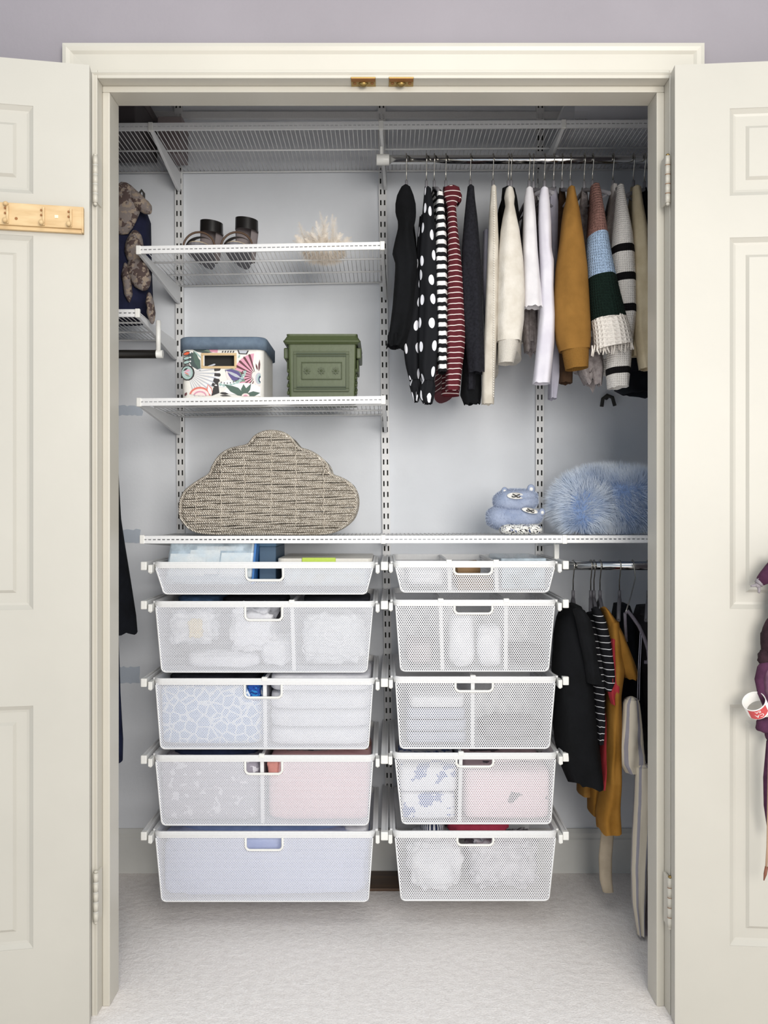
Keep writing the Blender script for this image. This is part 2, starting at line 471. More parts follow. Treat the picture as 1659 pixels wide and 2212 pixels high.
# hinges (painted over)
def hinge(x, py0, py1, label, worn):
    t = thing('door_hinge', label, 'hinge', 'painted door hinges on the jambs')
    z1 = az(py0, YC); z0 = az(py1, YC); h = (z1 - z0)
    y = YC - 0.005
    n = 5
    for i in range(n):
        a = z0 + h * i / n; b = a + h / n - 0.0012
        mb = MB(); mb.cyl((x, y, a), (x, y, b), 0.0056, 12)
        mb.build('knuckle', M['trim'], t)
    MB().ball((x, y, z1 + 0.001), 0.0045, 0.0045, 0.003, 10, 6).build('pin_tip', M['brass'] if worn else M['trim'], t)
    MB().ball((x, y, z0 - 0.002), 0.0045, 0.0045, 0.004, 10, 6).build('pin_tip', M['trim'], t)
    s = 1 if x < 0 else -1
    MB().box(x, x + s * 0.0045, y, YC + 0.026, z0, z1).build('leaf', M['trim'], t, bevel=0.0006)
    for k in range(4):
        MB().cyl((x, y, z0 + h * (k+1) / n - 0.0012), (x, y, z0 + h * (k+1) / n), 0.0058, 10).build('worn_joint', M['knot'] if worn else M['base'], t)
hinge(ax(207.5, YC), 338, 440, 'white painted hinge high on the left jamb', False)
hinge(ax(208.5, YC), 1882, 1988, 'white painted hinge low on the left jamb near the carpet', False)
hinge(ax(1441, YC), 338, 440, 'white painted hinge with worn brown joints high on the right jamb', True)
hinge(ax(1446, YC), 1893, 2000, 'white painted hinge with worn brown joints low on the right jamb', True)

# brass ball catches under the head jamb
for px, lab in ((785, 'brass roller catch on the head jamb, nearer the left door'), (866.5, 'brass roller catch on the head jamb, nearer the right door')):
    x = ax(px, -0.765); t = thing('roller_catch', lab, 'door catch', 'brass catches on the head jamb')
    w = 0.0262
    MB().box(x - w, x + w, YC - 0.001, YS + 0.001, JZ - 0.002, JZ + 0.001).build('plate', M['brass'], t, bevel=0.0006)
    MB().box(x - w*0.96, x + w*0.96, YC - 0.0005, YC + 0.014, JZ - 0.0030, JZ - 0.0018).build('slot', M['knot'], t)
    MB().ball((x, YC + 0.023, JZ - 0.003), 0.010, 0.0085, 0.006, 14, 8).build('roller', M['brass'], t)
    for s in (-1, 1): MB().cyl((x + s*0.0185, YC + 0.023, JZ - 0.0032), (x + s*0.0185, YC + 0.023, JZ - 0.001), 0.0036, 10).build('screw', M['knot'], t)

# ------------------------------------------------------------------ wall tracks and shelves
TX = {'left': -0.602, 'mid': 0.005, 'right': 0.457}
def track(x_top, x_bot, z0, z1, label):
    W, D = 0.0115, 0.014; p = 0.0318; sw = 0.0021; off = 0.0056; sh = 0.0150
    mb = MB()
    mb.box(-W, -W + 0.0012, -D, 0, z0, z1); mb.box(W - 0.0012, W, -D, 0, z0, z1)
    mb.box(-W, -off - sw, -D - 0.001, -D, z0, z1); mb.box(-off + sw, off - sw, -D - 0.001, -D, z0, z1); mb.box(off + sw, W, -D - 0.001, -D, z0, z1)
    z = z0; 
    while z < z1 - 0.001:
        e = min(z + p - sh, z1)
        for s in (-1, 1): mb.box(s*off - sw, s*off + sw, -D - 0.001, -D, z, e)
        z += p
    mb.box(-W + 0.0012, W - 0.0012, -0.001, 0, z0, z1, mat=1)  # dark back sheet paints the shade seen through the slots
    for v in mb.v: v.x += lerp(x_bot, x_top, (v.z - z0) / (z1 - z0))
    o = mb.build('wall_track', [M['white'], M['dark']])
    tag(o, label, 'shelf track', 'slotted wall tracks')
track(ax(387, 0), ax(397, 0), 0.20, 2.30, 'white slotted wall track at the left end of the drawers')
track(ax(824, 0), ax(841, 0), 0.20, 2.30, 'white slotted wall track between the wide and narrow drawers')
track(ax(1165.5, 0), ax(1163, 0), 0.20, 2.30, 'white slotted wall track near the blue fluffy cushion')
tag(MB().box(-1.2, 0.60, -0.012, 0, 2.222, 2.244).build('hanging_rail', M['white'], bevel=0.002), 'white horizontal rail at the top that the wall tracks hang from', 'rail')

def wire_shelf(name_label, x0, x1, yf, z, nstiff, pitch=0.0118, zl=0.0, zr=0.0):
    """ventilated shelf: front rail of two bars, cross wires, stiffener bars, back bar"""
    t = thing('wire_shelf', name_label, 'shelf', 'white wire shelves')
    tl = lambda x: lerp(zl, zr, (x - x0) / (x1 - x0))
    fr = MB()
    def barx(y0, y1, z0, z1): fr.hexa([(x0, y0, z0+zl), (x1, y0, z0+zr), (x1, y1, z0+zr), (x0, y1, z0+zl), (x0, y0, z1+zl), (x1, y0, z1+zr), (x1, y1, z1+zr), (x0, y1, z1+zl)])
    barx(yf, yf + 0.006, z + 0.0015, z + 0.0095); barx(yf, yf + 0.006, z - 0.0095, z - 0.0010)
    n = int((x1 - x0) / pitch)
    for i in range(n + 1):
        x = x0 + (i + 0.5) * (x1 - x0) / (n + 1)
        fr.box(x - 0.0020, x + 0.0020, yf + 0.0005, yf + 0.0055, z - 0.0012 + tl(x), z + 0.0017 + tl(x))
    fr.build('front_rail', M['white'], t)
    wm = MB()
    for i in range(n + 1):
        x = x0 + (i + 0.5) * (x1 - x0) / (n + 1); zz = z + 0.0065 + tl(x)
        wm.tube([(x, yf + 0.003, zz), (x, -0.012, zz)], 0.00115, 5)
    wm.build('wire_deck', M['white'], t, kind='stuff')
    for k in range(nstiff):
        y = lerp(yf, -0.012, (k + 1) / (nstiff + 1))
        mb = MB(); mb.tube([(x0 + 0.012, y, z + 0.002 + zl), (x1 - 0.004, y, z + 0.002 + zr)], 0.0026, 8); mb.build('stiffener_bar', M['white'], t)
    mb = MB(); mb.tube([(x0 + 0.012, -0.014, z + 0.003 + zl), (x1 - 0.004, -0.014, z + 0.003 + zr)], 0.0028, 8); mb.build('back_bar', M['white'], t)
    return t
def bracket(x, yf, z, label, xt=None, drop=0.050):
    t = thing('shelf_bracket', label, 'bracket', 'white shelf brackets')
    xt = x if xt is None else xt
    poly = [(-0.0175, z - 0.001), (yf + 0.0068, z - 0.001), (yf + 0.0068, z - 0.0095), (yf + 0.03, z - 0.0125), (-0.05, z - drop), (-0.0175, z - drop)]
    h = 0.0042
    g = lambda y: lerp(xt, x, -y / -yf if yf else 0)
    mb = MB(); mb.prism(poly, lambda p: (lerp(xt, x, p[0]/yf) - h, p[0], p[1]), lambda p: (lerp(xt, x, p[0]/yf) + h, p[0], p[1]))
    mb.build('arm', M['white'], t, bevel=0.001)
    MB().box(x - 0.006, x + 0.006, yf - 0.0025, yf + 0.008, z - 0.0115, z + 0.011).build('end_cap', M['plastic'], t, bevel=0.0015)

Z1, Z2, Z3, Z4, ZL = 2.064, 1.727, 1.3435, 0.994, 1.5655
Y1, YF = -0.344, -0.400
wire_shelf('white wire shelf at the very top across the whole closet', CX0 + 0.01, CX1 - 0.01, Y1, Z1, 1, zl=-0.008, zr=0.006)
wire_shelf('white wire shelf under the black shoes and cream feathers', ax(294, YF), ax(829, YF), YF, Z2, 2, zl=-0.002, zr=0.009)
wire_shelf('white wire shelf under the floral box and green box', ax(296, YF), ax(831, YF), YF, Z3, 2, zl=-0.003, zr=0.003)
wire_shelf('white wire shelf under the cloud basket and blue cushion, above the drawers', ax(303, YF), CX1 - 0.02, YF, Z4, 2, zl=-0.001, zr=0.001)
wire_shelf('white wire shelf under the dark patterned bag by the left jamb', CX0 + 0.02, ax(300, YF), YF, ZL, 2)
bracket(ax(325, Y1), Y1, Z1 - 0.004, 'white bracket under the top shelf above the left wall track', TX['left'], 0.055)
bracket(ax(823, Y1), Y1, Z1, 'white bracket under the top shelf at the chrome rod end', TX['mid'], 0.055)
bracket(ax(1218, Y1), Y1, Z1 + 0.003, 'white bracket under the top shelf above the mustard sweater', TX['right'], 0.055)
bracket(ax(299, YF), YF, Z2 - 0.002, 'white bracket at the left end of the shoe shelf', TX['left'])
bracket(ax(826, YF), YF, Z2 + 0.009, 'white bracket at the right end of the shoe shelf beside the black blouse', TX['mid'])
bracket(ax(300, YF), YF, Z3 - 0.003, 'white bracket at the left end of the floral box shelf', TX['left'])
bracket(ax(828, YF), YF, Z3 + 0.003, 'white bracket at the right end of the green box shelf', TX['mid'])
bracket(ax(307, YF), YF, Z4, 'white bracket at the left end of the cloud basket shelf', TX['left'], 0.03)
bracket(ax(828, YF), YF, Z4, 'white bracket under the long shelf between the drawer columns', TX['mid'], 0.03)
bracket(ax(1220, YF), YF, Z4, 'white bracket under the long shelf below the blue socks', TX['right'], 0.03)
bracket(ax(297, YF), YF, ZL, 'white bracket at the end of the patterned bag shelf', TX['left'] - 0.010, 0.055)

# rods
RY, RZ = -0.276, 2.000
t = thing('closet_rod', 'chrome clothes rod under the top shelf holding the upper row of clothes', 'rod')
mb = MB(); mb.cyl((ax(826, RY), RY, RZ), (CX1 - 0.002, RY, RZ), 0.0118, 24); mb.build('rod', M['chrome'], t)
mb = MB(); mb.cyl((ax(813, RY), RY, RZ), (ax(841, RY), RY, RZ), 0.0145, 20); mb.build('end_cup', M['plastic'], t, bevel=0.002)
MB().box(ax(824, RY) - 0.004, ax(824, RY) + 0.004, RY - 0.006, RY + 0.006, RZ + 0.005, Z1 - 0.03).build('hanger_post', M['plastic'], t, bevel=0.002)
RY2, RZ2 = -0.28, az(1222, -0.28)
t = thing('closet_rod', 'dark chrome clothes rod low on the right holding the lower clothes', 'rod')
mb = MB(); mb.cyl((ax(1200, RY2), RY2, RZ2), (CX1 - 0.002, RY2, RZ2), 0.0118, 24); mb.build('rod', M['chrome'], t)
mb = MB(); mb.cyl((ax(1188, RY2), RY2, RZ2), (ax(1206, RY2), RY2, RZ2), 0.0145, 20); mb.build('end_cup', M['plastic'], t)
MB().box(TX['right'] - 0.006, TX['right'] + 0.006, RY2 - 0.01, RY2 + 0.01, RZ2 + 0.005, Z4 - 0.005).build('hanger_post', M['plastic'], t)
RY3 = -0.33; RZ3 = az(765, RY3)
t = thing('closet_rod', 'dark clothes rod hung below the patterned bag shelf by the left jamb', 'rod')
mb = MB(); mb.cyl((CX0 + 0.002, RY3, RZ3), (ax(338, RY3), RY3, RZ3), 0.0112, 20); mb.build('rod', M['blackrod'], t)
mb = MB(); mb.cyl((ax(320, RY3), RY3, RZ3), (ax(352, RY3), RY3, RZ3), 0.0105, 20); mb.build('end_cup', M['plastic'], t)
mb = MB(); mb.cyl((ax(342, RY3), RY3, RZ3 + 0.005), (ax(342, RY3), RY3, ZL - 0.005), 0.0065, 12); mb.build('hanger_post', M['plastic'], t)

# ------------------------------------------------------------------ drawers
DY = -0.42                                   # front of the drawer rims
def px2x(p): return ax(p, DY)
def drawer(col, idx, x0, x1, rt, rb, bot, bl, br, hx0, hx1, hy, divs, label):
    sheet = M['sheet'] if col == 'L' else M['sheet_r']
    t = thing('mesh_drawer', label, 'drawer', 'white wire mesh drawers')
    X0, X1 = px2x(x0), px2x(x1); zt, zb = az(rt, DY), az(rb, DY); YB = -0.035
    # rim: stepped band around the whole basket
    loop = rrect(X0, X1, DY, YB, 0.022, 6)
    n = len(loop); rings = []
    zm = (zt + zb) / 2; hh = (zt - zb) / 2
    cx, cy = (X0 + X1)/2, (DY + YB)/2
    inn = rrect(X0 + 0.007, X1 - 0.007, DY + 0.007, YB - 0.007, 0.015, 6)
    inn2 = rrect(X0 + 0.002, X1 - 0.002, DY + 0.002, YB - 0.002, 0.020, 6)
    mb = MB()
    mb.loft([[(x, y, zb) for x, y in inn], [(x, y, zb) for x, y in inn2], [(x, y, zb + hh*1.15) for x, y in loop], [(x, y, zt - hh*0.5) for x, y in loop],
             [(x, y, zt - hh*0.4) for x, y in inn2], [(x, y, zt) for x, y in inn2], [(x, y, zt) for x, y in inn], [(x, y, zb) for x, y in inn]], caps=False, smooth=False)
    mb.build('rim', M['white'], t)
    # basket: front sheet with the handle cut-out, sides, back and bottom
    zB = az(bot, DY + 0.012); YFB = DY + 0.016
    TL, TR = X0 + 0.007, X1 - 0.007; BL, BR = ax(bl, YFB), ax(br, YFB)
    fy = lambda z: lerp(DY + 0.004, YFB, (zb - z) / (zb - zB))
    xl = lambda z: lerp(TL, BL, (zb - z) / (zb - zB)); xr = lambda z: lerp(TR, BR, (zb - z) / (zb - zB))
    H0, H1, HZ = px2x(hx0), px2x(hx1), az(hy, DY)
    r = 0.012
    cl = arc(BL + r, zB + r, r, 1.5*PI, PI, 5); cr = arc(BR - r, zB + r, r, 0, -PI/2, 5)
    polys = [[(TL, zb + 0.004), (H0, zb + 0.004), (H0, zB)] + cl,
             [(H1, zb + 0.004), (TR, zb + 0.004)] + cr + [(H1, zB)],
             [(H0, HZ), (H1, HZ), (H1, zB), (H0, zB)]]
    mb = MB()
    for pl in polys:
        mb.add([(x, fy(z), z) for x, z in pl], [list(range(len(pl)))], 0, [(x, z) for x, z in pl], smooth=False)
    mb.build('front_sheet', sheet, t)
    BBY = YB - 0.016
    for (a, b) in ((TL, BL), (TR, BR)):
        q = [(a, DY + 0.004, zb), (a, YB - 0.004, zb), (b, BBY, zB), (b, YFB, zB)]
        MB().add(q, [(0,1,2,3)], 0, [(p[1], p[2]) for p in q], smooth=False).build('side_sheet', sheet, t)
    q = [(TL, YB - 0.004, zb), (TR, YB - 0.004, zb), (BR, BBY, zB), (BL, BBY, zB)]
    MB().add(q, [(0,1,2,3)], 0, [(p[0], p[2]) for p in q], smooth=False).build('back_sheet', sheet, t)
    q = [(BL, YFB, zB), (BR, YFB, zB), (BR, BBY, zB), (BL, BBY, zB)]
    MB().add(q, [(0,1,2,3)], 0, [(p[0], p[1]) for p in q], smooth=False).build('bottom_sheet', sheet, t)
    # plain welded border of the front sheet
    outl = [(TL, zb)] + cl[::-1] + cr[::-1] + [(TR, zb)]
    mb = MB(); mb.tube([(x, fy(z) - 0.0006, z) for x, z in outl], 0.0020, 6); mb.build('edge_wire', M['white'], t)
    # handle: rounded white loop round the cut-out
    rr = 0.011
    hp = [(H0, zb + 0.002)] + arc(H0 + rr, HZ + rr, rr, PI, 1.5*PI, 6) + arc(H1 - rr, HZ + rr, rr, -PI/2, 0, 6) + [(H1, zb + 0.002)]
    mb = MB(); mb.tube([(x, fy(z) - 0.001, z) for x, z in hp], 0.0034, 8); mb.build('handle', M['plastic'], t)
    # dividers with their rim clips
    for (dx_top, dx_bot) in divs:
        A, B = px2x(dx_top), ax(dx_bot, YFB)
        d = MB(); w = 0.0046
        f0 = fy(zb) + 0.003; f1 = fy(zB) + 0.004
        d.hexa([(B - w, f1, zB + 0.002), (B + w, f1, zB + 0.002), (B + w, f1 + 0.004, zB + 0.002), (B - w, f1 + 0.004, zB + 0.002),
                (A - w, f0, zt - 0.001), (A + w, f0, zt - 0.001), (A + w, f0 + 0.004, zt - 0.001), (A - w, f0 + 0.004, zt - 0.001)])
        d.box(A - 0.003, A + 0.003, f0, YB - 0.01, zt - 0.006, zt - 0.001)
        q = [(A, f0 + 0.004, zt - 0.004), (A, YB - 0.006, zt - 0.004), (B, BBY, zB + 0.002), (B, f1 + 0.004, zB + 0.002)]
        d.add(q, [(0,1,2,3)], 1, [(p[1], p[2]) for p in q], smooth=False)
        dv = d.build('divider', [M['white'], sheet], t)
        MB().box(A - 0.0068, A + 0.0068, DY - 0.0012, DY + 0.010, zt - 0.006, zt + 0.0035).build('clip', M['plastic'], dv, bevel=0.001)
    # glide clips on both sides of the rim
    for s, xe in ((-1, X0), (1, X1)):
        c = MB(); xa = xe + s*0.0005; xb = xe + s*0.0105
        c.box(xa, xb, DY - 0.006, DY + 0.03, zb - 0.0105, zt - 0.007); c.box(min(xa, xb) + 0.002, max(xa, xb) - 0.002, DY - 0.003, DY + 0.02, zb - 0.013, zb - 0.0105)
        c.build('glide_clip', M['plastic'], t, bevel=0.0015)
        q = MB(); q.box(xe + s*0.000, xe + s*0.006, DY + 0.03, YB, zm - 0.0055, zm + 0.0055); q.build('glide_rail', M['white'], t)
    return t
Lq = [('L', 1, 330, 811, 1214, 1228, 1283, 352, 793, 531, 611, 1254, [], 'white mesh drawer holding the clear storage bin, topmost of the wide column'),
      ('L', 2, 330, 811, 1299, 1312, 1452, 349, 793, 529, 609, 1340, [(630, 635)], 'white mesh drawer of crumpled white fabric with a yellow scrap, wide column'),
      ('L', 3, 330, 811, 1466, 1480, 1618, 347, 796, 528, 608, 1508, [(571, 573)], 'white mesh drawer with the blue crackle-print cloth, wide column'),
      ('L', 4, 330, 811, 1632, 1646, 1783, 349, 796, 529, 609, 1673, [(565, 567)], 'white mesh drawer with the pale pink folded cloth, wide column'),
      ('L', 5, 330, 811, 1797, 1811, 1948, 349, 796, 530, 610, 1838, [], 'white mesh drawer of pale lavender bedding, lowest of the wide column')]
Rq = [('R', 1, 849, 1204, 1212, 1226, 1279, 865, 1186, 981, 1063, 1241, [(970, 972), (1072, 1074)], 'shallow white mesh drawer with a brown roll inside, topmost of the narrow column'),
      ('R', 2, 849, 1204, 1296, 1309, 1450, 865, 1185, 982, 1064, 1326, [(952, 956), (1094, 1093)], 'white mesh drawer with two white towel rolls between dividers, narrow column'),
      ('R', 3, 849, 1205, 1462, 1476, 1617, 864, 1187, 984, 1065, 1494, [(1022, 1021)], 'white mesh drawer that looks almost empty, split in half, narrow column'),
      ('R', 4, 848, 1206, 1627, 1641, 1780, 868, 1190, 986, 1066, 1657, [(996, 993)], 'white mesh drawer with blue-marked and pink-toned cloth, narrow column'),
      ('R', 5, 848, 1206, 1796, 1811, 1946, 866, 1186, 988, 1066, 1827, [], 'white mesh drawer with the red cloth on top, lowest of the narrow column')]
for a in Lq + Rq: drawer(*a)
# bracket arms that carry the drawers: one at each track for every drawer level
side_word = {'left': 'at the outer left side', 'mid': 'between the two drawer columns', 'right': 'beside the hanging clothes'}
lev_word = ['topmost drawers', 'second drawers from the top', 'middle drawers', 'second drawers from the bottom', 'bottom drawers']
for k in range(5):
    for tr in ('left', 'mid', 'right'):
        rt, rb = (Lq if tr != 'right' else Rq)[k][4:6]
        zc = az((rt + rb) / 2, DY); x = TX[tr]
        xf_ = {'left': ax(311, DY), 'mid': ax(830.5, DY), 'right': ax(1222, DY)}[tr]
        t = thing('drawer_bracket', 'drawer bracket %s of the %s' % (side_word[tr], lev_word[k]), 'bracket', 'white drawer brackets')
        def arm(dx0, dx1, z0, z1, name, ya=-0.0145, yb=DY + 0.006, mt='white'):
            f = lambda y: lerp(x, xf_, y / DY)
            mb = MB(); mb.hexa([(f(yb)+dx0, yb, z0), (f(yb)+dx1, yb, z0), (f(ya)+dx1, ya, z0), (f(ya)+dx0, ya, z0), (f(yb)+dx0, yb, z1), (f(yb)+dx1, yb, z1), (f(ya)+dx1, ya, z1), (f(ya)+dx0, ya, z1)])
            mb.build(name, M[mt], t, bevel=0.001)
        wl = 0.0085 if tr == 'mid' else 0.0070
        arm(-wl, wl, zc - 0.0075, zc + 0.0035, 'arm')
        arm(-wl, -wl + 0.004, zc + 0.0030, zc + 0.0080, 'lip'); arm(wl - 0.004, wl, zc + 0.0030, zc + 0.0080, 'lip')
        arm(-0.0022, 0.0022, zc - 0.022, zc - 0.007, 'web', yb=-0.25)
        MB().box(xf_ - wl - 0.0006, xf_ + wl + 0.0006, DY - 0.004, DY + 0.012, zc - 0.0125, zc + 0.0088).build('end_cap', M['plastic'], t, bevel=0.002)

# ------------------------------------------------------------------ things on the shelves
S2, S3, S4, SL, S1 = Z2 + 0.0105, Z3 + 0.0095, Z4 + 0.0085, ZL + 0.0085, Z1 + 0.0085

def strands(mb, pts_normals, length, width, rnd, gravity=0.3, seg=2, curl=0.3, mat=0):
    for p, nrm in pts_normals:
        d = (nrm + Vector((rnd.uniform(-1,1), rnd.uniform(-1,1), rnd.uniform(-1,1)))*curl).normalized()
        L = length*rnd.uniform(0.6, 1.2); side = d.cross(Vector((0, -1, 0.1)))
        if side.length < 1e-3: side = Vector((1, 0, 0))
        side = side.normalized()*width
        prev = p; vv = [p - side, p + side]; uvs = [(0, 0), (1, 0)]
        for k in range(1, seg+1):
            d = (d + Vector((0, 0, -gravity/seg))).normalized(); prev = prev + d*(L/seg)
            f = 1 - k/seg
            if k < seg: vv += [prev - side*f, prev + side*f]; uvs += [(0, k/seg), (1, k/seg)]
            else: vv.append(prev); uvs.append((0.5, 1))
        fs = [(2*k, 2*k+1, 2*k+3, 2*k+2) for k in range(seg-1)] + [(2*(seg-1), 2*(seg-1)+1, 2*seg)]
        mb.add(vv, fs, mat, uvs)
def surf_samples(mb, count, rnd):
    tris = []; acc = 0.0; cum = []
    for f in mb.f:
        for i in range(1, len(f)-1):
            a, b, c = mb.v[f[0]], mb.v[f[i]], mb.v[f[i+1]]; nn = (b-a).cross(c-a); A = nn.length/2
            if A < 1e-10: continue
            tris.append((a, b, c, nn.normalized())); acc += A; cum.append(acc)
    import bisect
    res = []
    for _ in range(count):
        t_ = tris[min(len(tris)-1, bisect.bisect(cum, rnd.random()*acc))]; u, v = rnd.random(), rnd.random()
        if u + v > 1: u, v = 1-u, 1-v
        res.append((t_[0] + (t_[1]-t_[0])*u + (t_[2]-t_[0])*v, t_[3]))
    return res
def fur_mat(name, root, tip):
    m, nt, b = new_mat(name)
    sp = N(nt, 'ShaderNodeSeparateXYZ'); nt.links.new(coords(nt, 'UV'), sp.inputs[0])
    n1 = noise_tex(nt, coords(nt), 16, 3.0)
    f = math_n(nt, 'ADD', math_n(nt, 'MULTIPLY', sp.outputs[1], 0.6), math_n(nt, 'SUBTRACT', math_n(nt, 'MULTIPLY', n1, 1.6), 0.55))
    nt.links.new(ramp(nt, f, [(0.1, srgb(root)), (0.9, srgb(tip))]), b.inputs['Base Color'])
    b.inputs['Roughness'].default_value = 0.6; b.inputs['Specular IOR Level'].default_value = 0.25
    return m
# --- floral storage box
def floral_box():
    t = thing('storage_box', 'floral print storage box with a blue-grey lid on the second shelf', 'box')
    yf, yb = -0.372, -0.158; x0, x1 = ax(392, yf), ax(569, yf); z0, z1 = S3, az(738, yf)
    cut = (ax(440, yf), ax(506, yf), az(791, yf), az(768, yf))
    cream = plain('box_paper', '#e9e6df', 0.6)
    # body: four walls with rounded corners, open slot in the front
    body = MB(); r = 0.018; th = 0.004
    lo = rrect(x0, x1, yf, yb, r, 5)
    # front wall strips around the slot
    def wall(pts, za, zb):
        n = len(pts); inner = [((p[0]-(x0+x1)/2)*0.965+(x0+x1)/2, (p[1]-(yf+yb)/2)*0.965+(yf+yb)/2) for p in pts]
        body.loft([[(p[0], p[1], za) for p in pts] , [(p[0], p[1], zb) for p in pts], [(p[0], p[1], zb) for p in inner], [(p[0], p[1], za) for p in inner], [(p[0], p[1], za) for p in pts]], caps=False, closed=False, smooth=False)
    side = lo[0:24]                       # right corner ... back ... left corner (front straight left out)
    wall(side, z0, z1)
    fx0, fx1 = lo[23][0], lo[0][0]
    body.box(fx0, cut[0], yf, yf + th, z0, z1); body.box(cut[1], fx1, yf, yf + th, z0, z1)
    body.box(cut[0], cut[1], yf, yf + th, z0, cut[2]); body.box(cut[0], cut[1], yf, yf + th, cut[3], z1)
    body.box(x0 + 0.01, x1 - 0.01, yf + 0.004, yb - 0.004, z0, z0 + 0.004)
    body.build('body', cream, t)
    MB().box(x0 + 0.012, x1 - 0.012, yf + 0.03, yf + 0.034, z0 + 0.004, z1).build('lining', M['dark'], t)  # dark sheet added behind the slot in place of the box's inner shade
    # handle frame
    fr = MB(); w = 0.0062; y = yf - 0.003
    a, b, c, d = cut
    fr.box(a - w, b + w, y, yf, d, d + w); fr.box(a - w, b + w, y, yf, c - w, c); fr.box(a - w, a, y, yf, c, d); fr.box(b, b + w, y, yf, c, d)
    fr.build('handle_frame', plain('gold_card', '#cdb288', 0.4, 0.2), t, bevel=0.0008)
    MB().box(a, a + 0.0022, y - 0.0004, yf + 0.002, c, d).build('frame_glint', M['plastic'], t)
    # lid
    lid = MB(); e = 0.007
    L0 = rrect(x0 - e, x1 + e, yf - e, yb + e, 0.03, 7); zt = az(728, yf)
    L1 = rrect(x0 - e + 0.004, x1 + e - 0.004, yf - e + 0.004, yb + e - 0.004, 0.027, 7)
    zl = az(756, yf)
    lid.loft([[(p[0], p[1], zl + (0.0035 if True else 0)) for p in L1], [(p[0], p[1], zl) for p in L0], [(p[0], p[1], zt - 0.003) for p in L0], [(p[0], p[1], zt) for p in L1]])
    lid.build('lid', cloth('denim_lid', '#6f7f8f', '#616f80', 40, 1400, 0.2), t)
    # printed flowers on the front sheet (flat print, a few tenths of a millimetre of paper)
    S = 1659.0 / 240.0
    def P(u, v): return (ax(370 + u / S, yf), az(710 + v / S, yf))
    cols = ['#eceaea', '#b9bcc4', '#d99aae', '#5d2f34', '#4c6358', '#2f2b2c', '#5b4f86', '#d9796a', '#9fb9b4', '#3e4d4c', '#d4572f', '#c4b6a0', '#7c8f7c', '#f1ded9', '#2b3a55']
    mats = [plain('print_%s' % n, c, 0.55) for n, c in zip(('white','silver','pink','maroon','green','black','violet','coral','seafoam','teal','orange','tan','sage','blush','navy'), cols)]
    pr = MB(); depth = [0]
    def poly(pts, ci):
        depth[0] += 1; yy = yf - 0.0003 - depth[0] * 0.000012
        q = []
        for u, v in pts:
            u = min(max(u, 155), 1335); v = min(max(v, 300), 1010)
            q.append(P(u, v))
        pr.add([(x, yy, z) for x, z in q], [list(range(len(q)))], ci, smooth=False)
    def fan(cx, cy, r0, r1, a0, a1, n, ci, w=0.5, r1b=None):
        for i in range(n):
            a = math.radians(lerp(a0, a1, (i + 0.5) / n)); h = math.radians((a1 - a0) / n) * w / 2
            R = r1 if (r1b is None or i % 2 == 0) else r1b
            poly([(cx + r0*math.cos(a - h), cy - r0*math.sin(a - h)), (cx + R*math.cos(a - h), cy - R*math.sin(a - h)), (cx + (R+18)*math.cos(a), cy - (R+18)*math.sin(a)), (cx + R*math.cos(a + h), cy - R*math.sin(a + h)), (cx + r0*math.cos(a + h), cy - r0*math.sin(a + h))], ci)
    def disc(cx, cy, rx, ry, ci, n=12, a0=0, a1=360):
        poly([(cx + rx*math.cos(math.radians(lerp(a0, a1, i/n))), cy - ry*math.sin(math.radians(lerp(a0, a1, i/n)))) for i in range(n)], ci)
    def leaf(x0, y0, x1, y1, w, ci):
        dx, dy = x1-x0, y1-y0; L = math.hypot(dx, dy); nx, ny = -dy/L*w, dx/L*w
        poly([(x0, y0), (lerp(x0,x1,.25)+nx*.8, lerp(y0,y1,.25)+ny*.8), (lerp(x0,x1,.6)+nx, lerp(y0,y1,.6)+ny), (x1, y1), (lerp(x0,x1,.6)-nx, lerp(y0,y1,.6)-ny), (lerp(x0,x1,.25)-nx*.8, lerp(y0,y1,.25)-ny*.8)], ci)
    # upper left leaves
    leaf(250, 330, 440, 640, 80, 9); leaf(300, 300, 640, 350, 40, 9); leaf(330, 330, 430, 620, 40, 4); leaf(330, 320, 480, 470, 12, 8)
    poly([(500, 300), (700, 300), (690, 360), (600, 350)], 2); poly([(480, 330), (560, 305), (590, 350)], 12)
    # black/white petals far left
    for k, yy in enumerate((350, 420, 480, 540)):
        leaf(170, yy + 40, 300, yy, 34, 5); leaf(180, yy + 36, 285, yy + 4, 20, (10, 8, 8, 0)[k]); disc(285, yy + 8, 12, 12, 0, 8)
    # big white fan
    disc(245, 660, 480, 330, 0, 20, -85, 14)
    fan(245, 660, 90, 420, -80, 22, 11, 1, 0.35); fan(245, 660, 120, 330, -75, 18, 10, 0, 0.3)
    fan(245, 660, 400, 480, -30, 12, 4, 5, 0.6)
    # ringed flower at the left
    disc(245, 660, 105, 118, 5, 14); disc(240, 660, 84, 98, 8, 14); disc(240, 660, 58, 60, 1, 12); leaf(200, 640, 290, 615, 14, 2); leaf(200, 680, 285, 720, 13, 12); leaf(195, 650, 270, 690, 9, 7); leaf(180, 630, 250, 585, 14, 5)
    # pink fan with maroon rays
    disc(1265, 700, 330, 330, 2, 20, 95, 260); fan(1265, 700, 60, 320, 100, 255, 10, 3, 0.42)
    disc(1300, 740, 75, 115, 13, 14); disc(1310, 745, 56, 90, 1, 14); disc(1325, 750, 40, 70, 8, 12); disc(1330, 755, 28, 52, 14, 12); disc(1335, 760, 15, 30, 0, 10)
    leaf(1310, 640, 1320, 460, 14, 3); leaf(1290, 620, 1262, 520, 12, 3)
    # violet petals
    disc(800, 610, 320, 270, 0, 18, -120, -5); leaf(800, 615, 1110, 790, 90, 12); leaf(805, 620, 1085, 765, 72, 6); leaf(820, 625, 900, 800, 34, 13); leaf(830, 635, 1060, 745, 22, 1); leaf(840, 650, 960, 800, 20, 6)
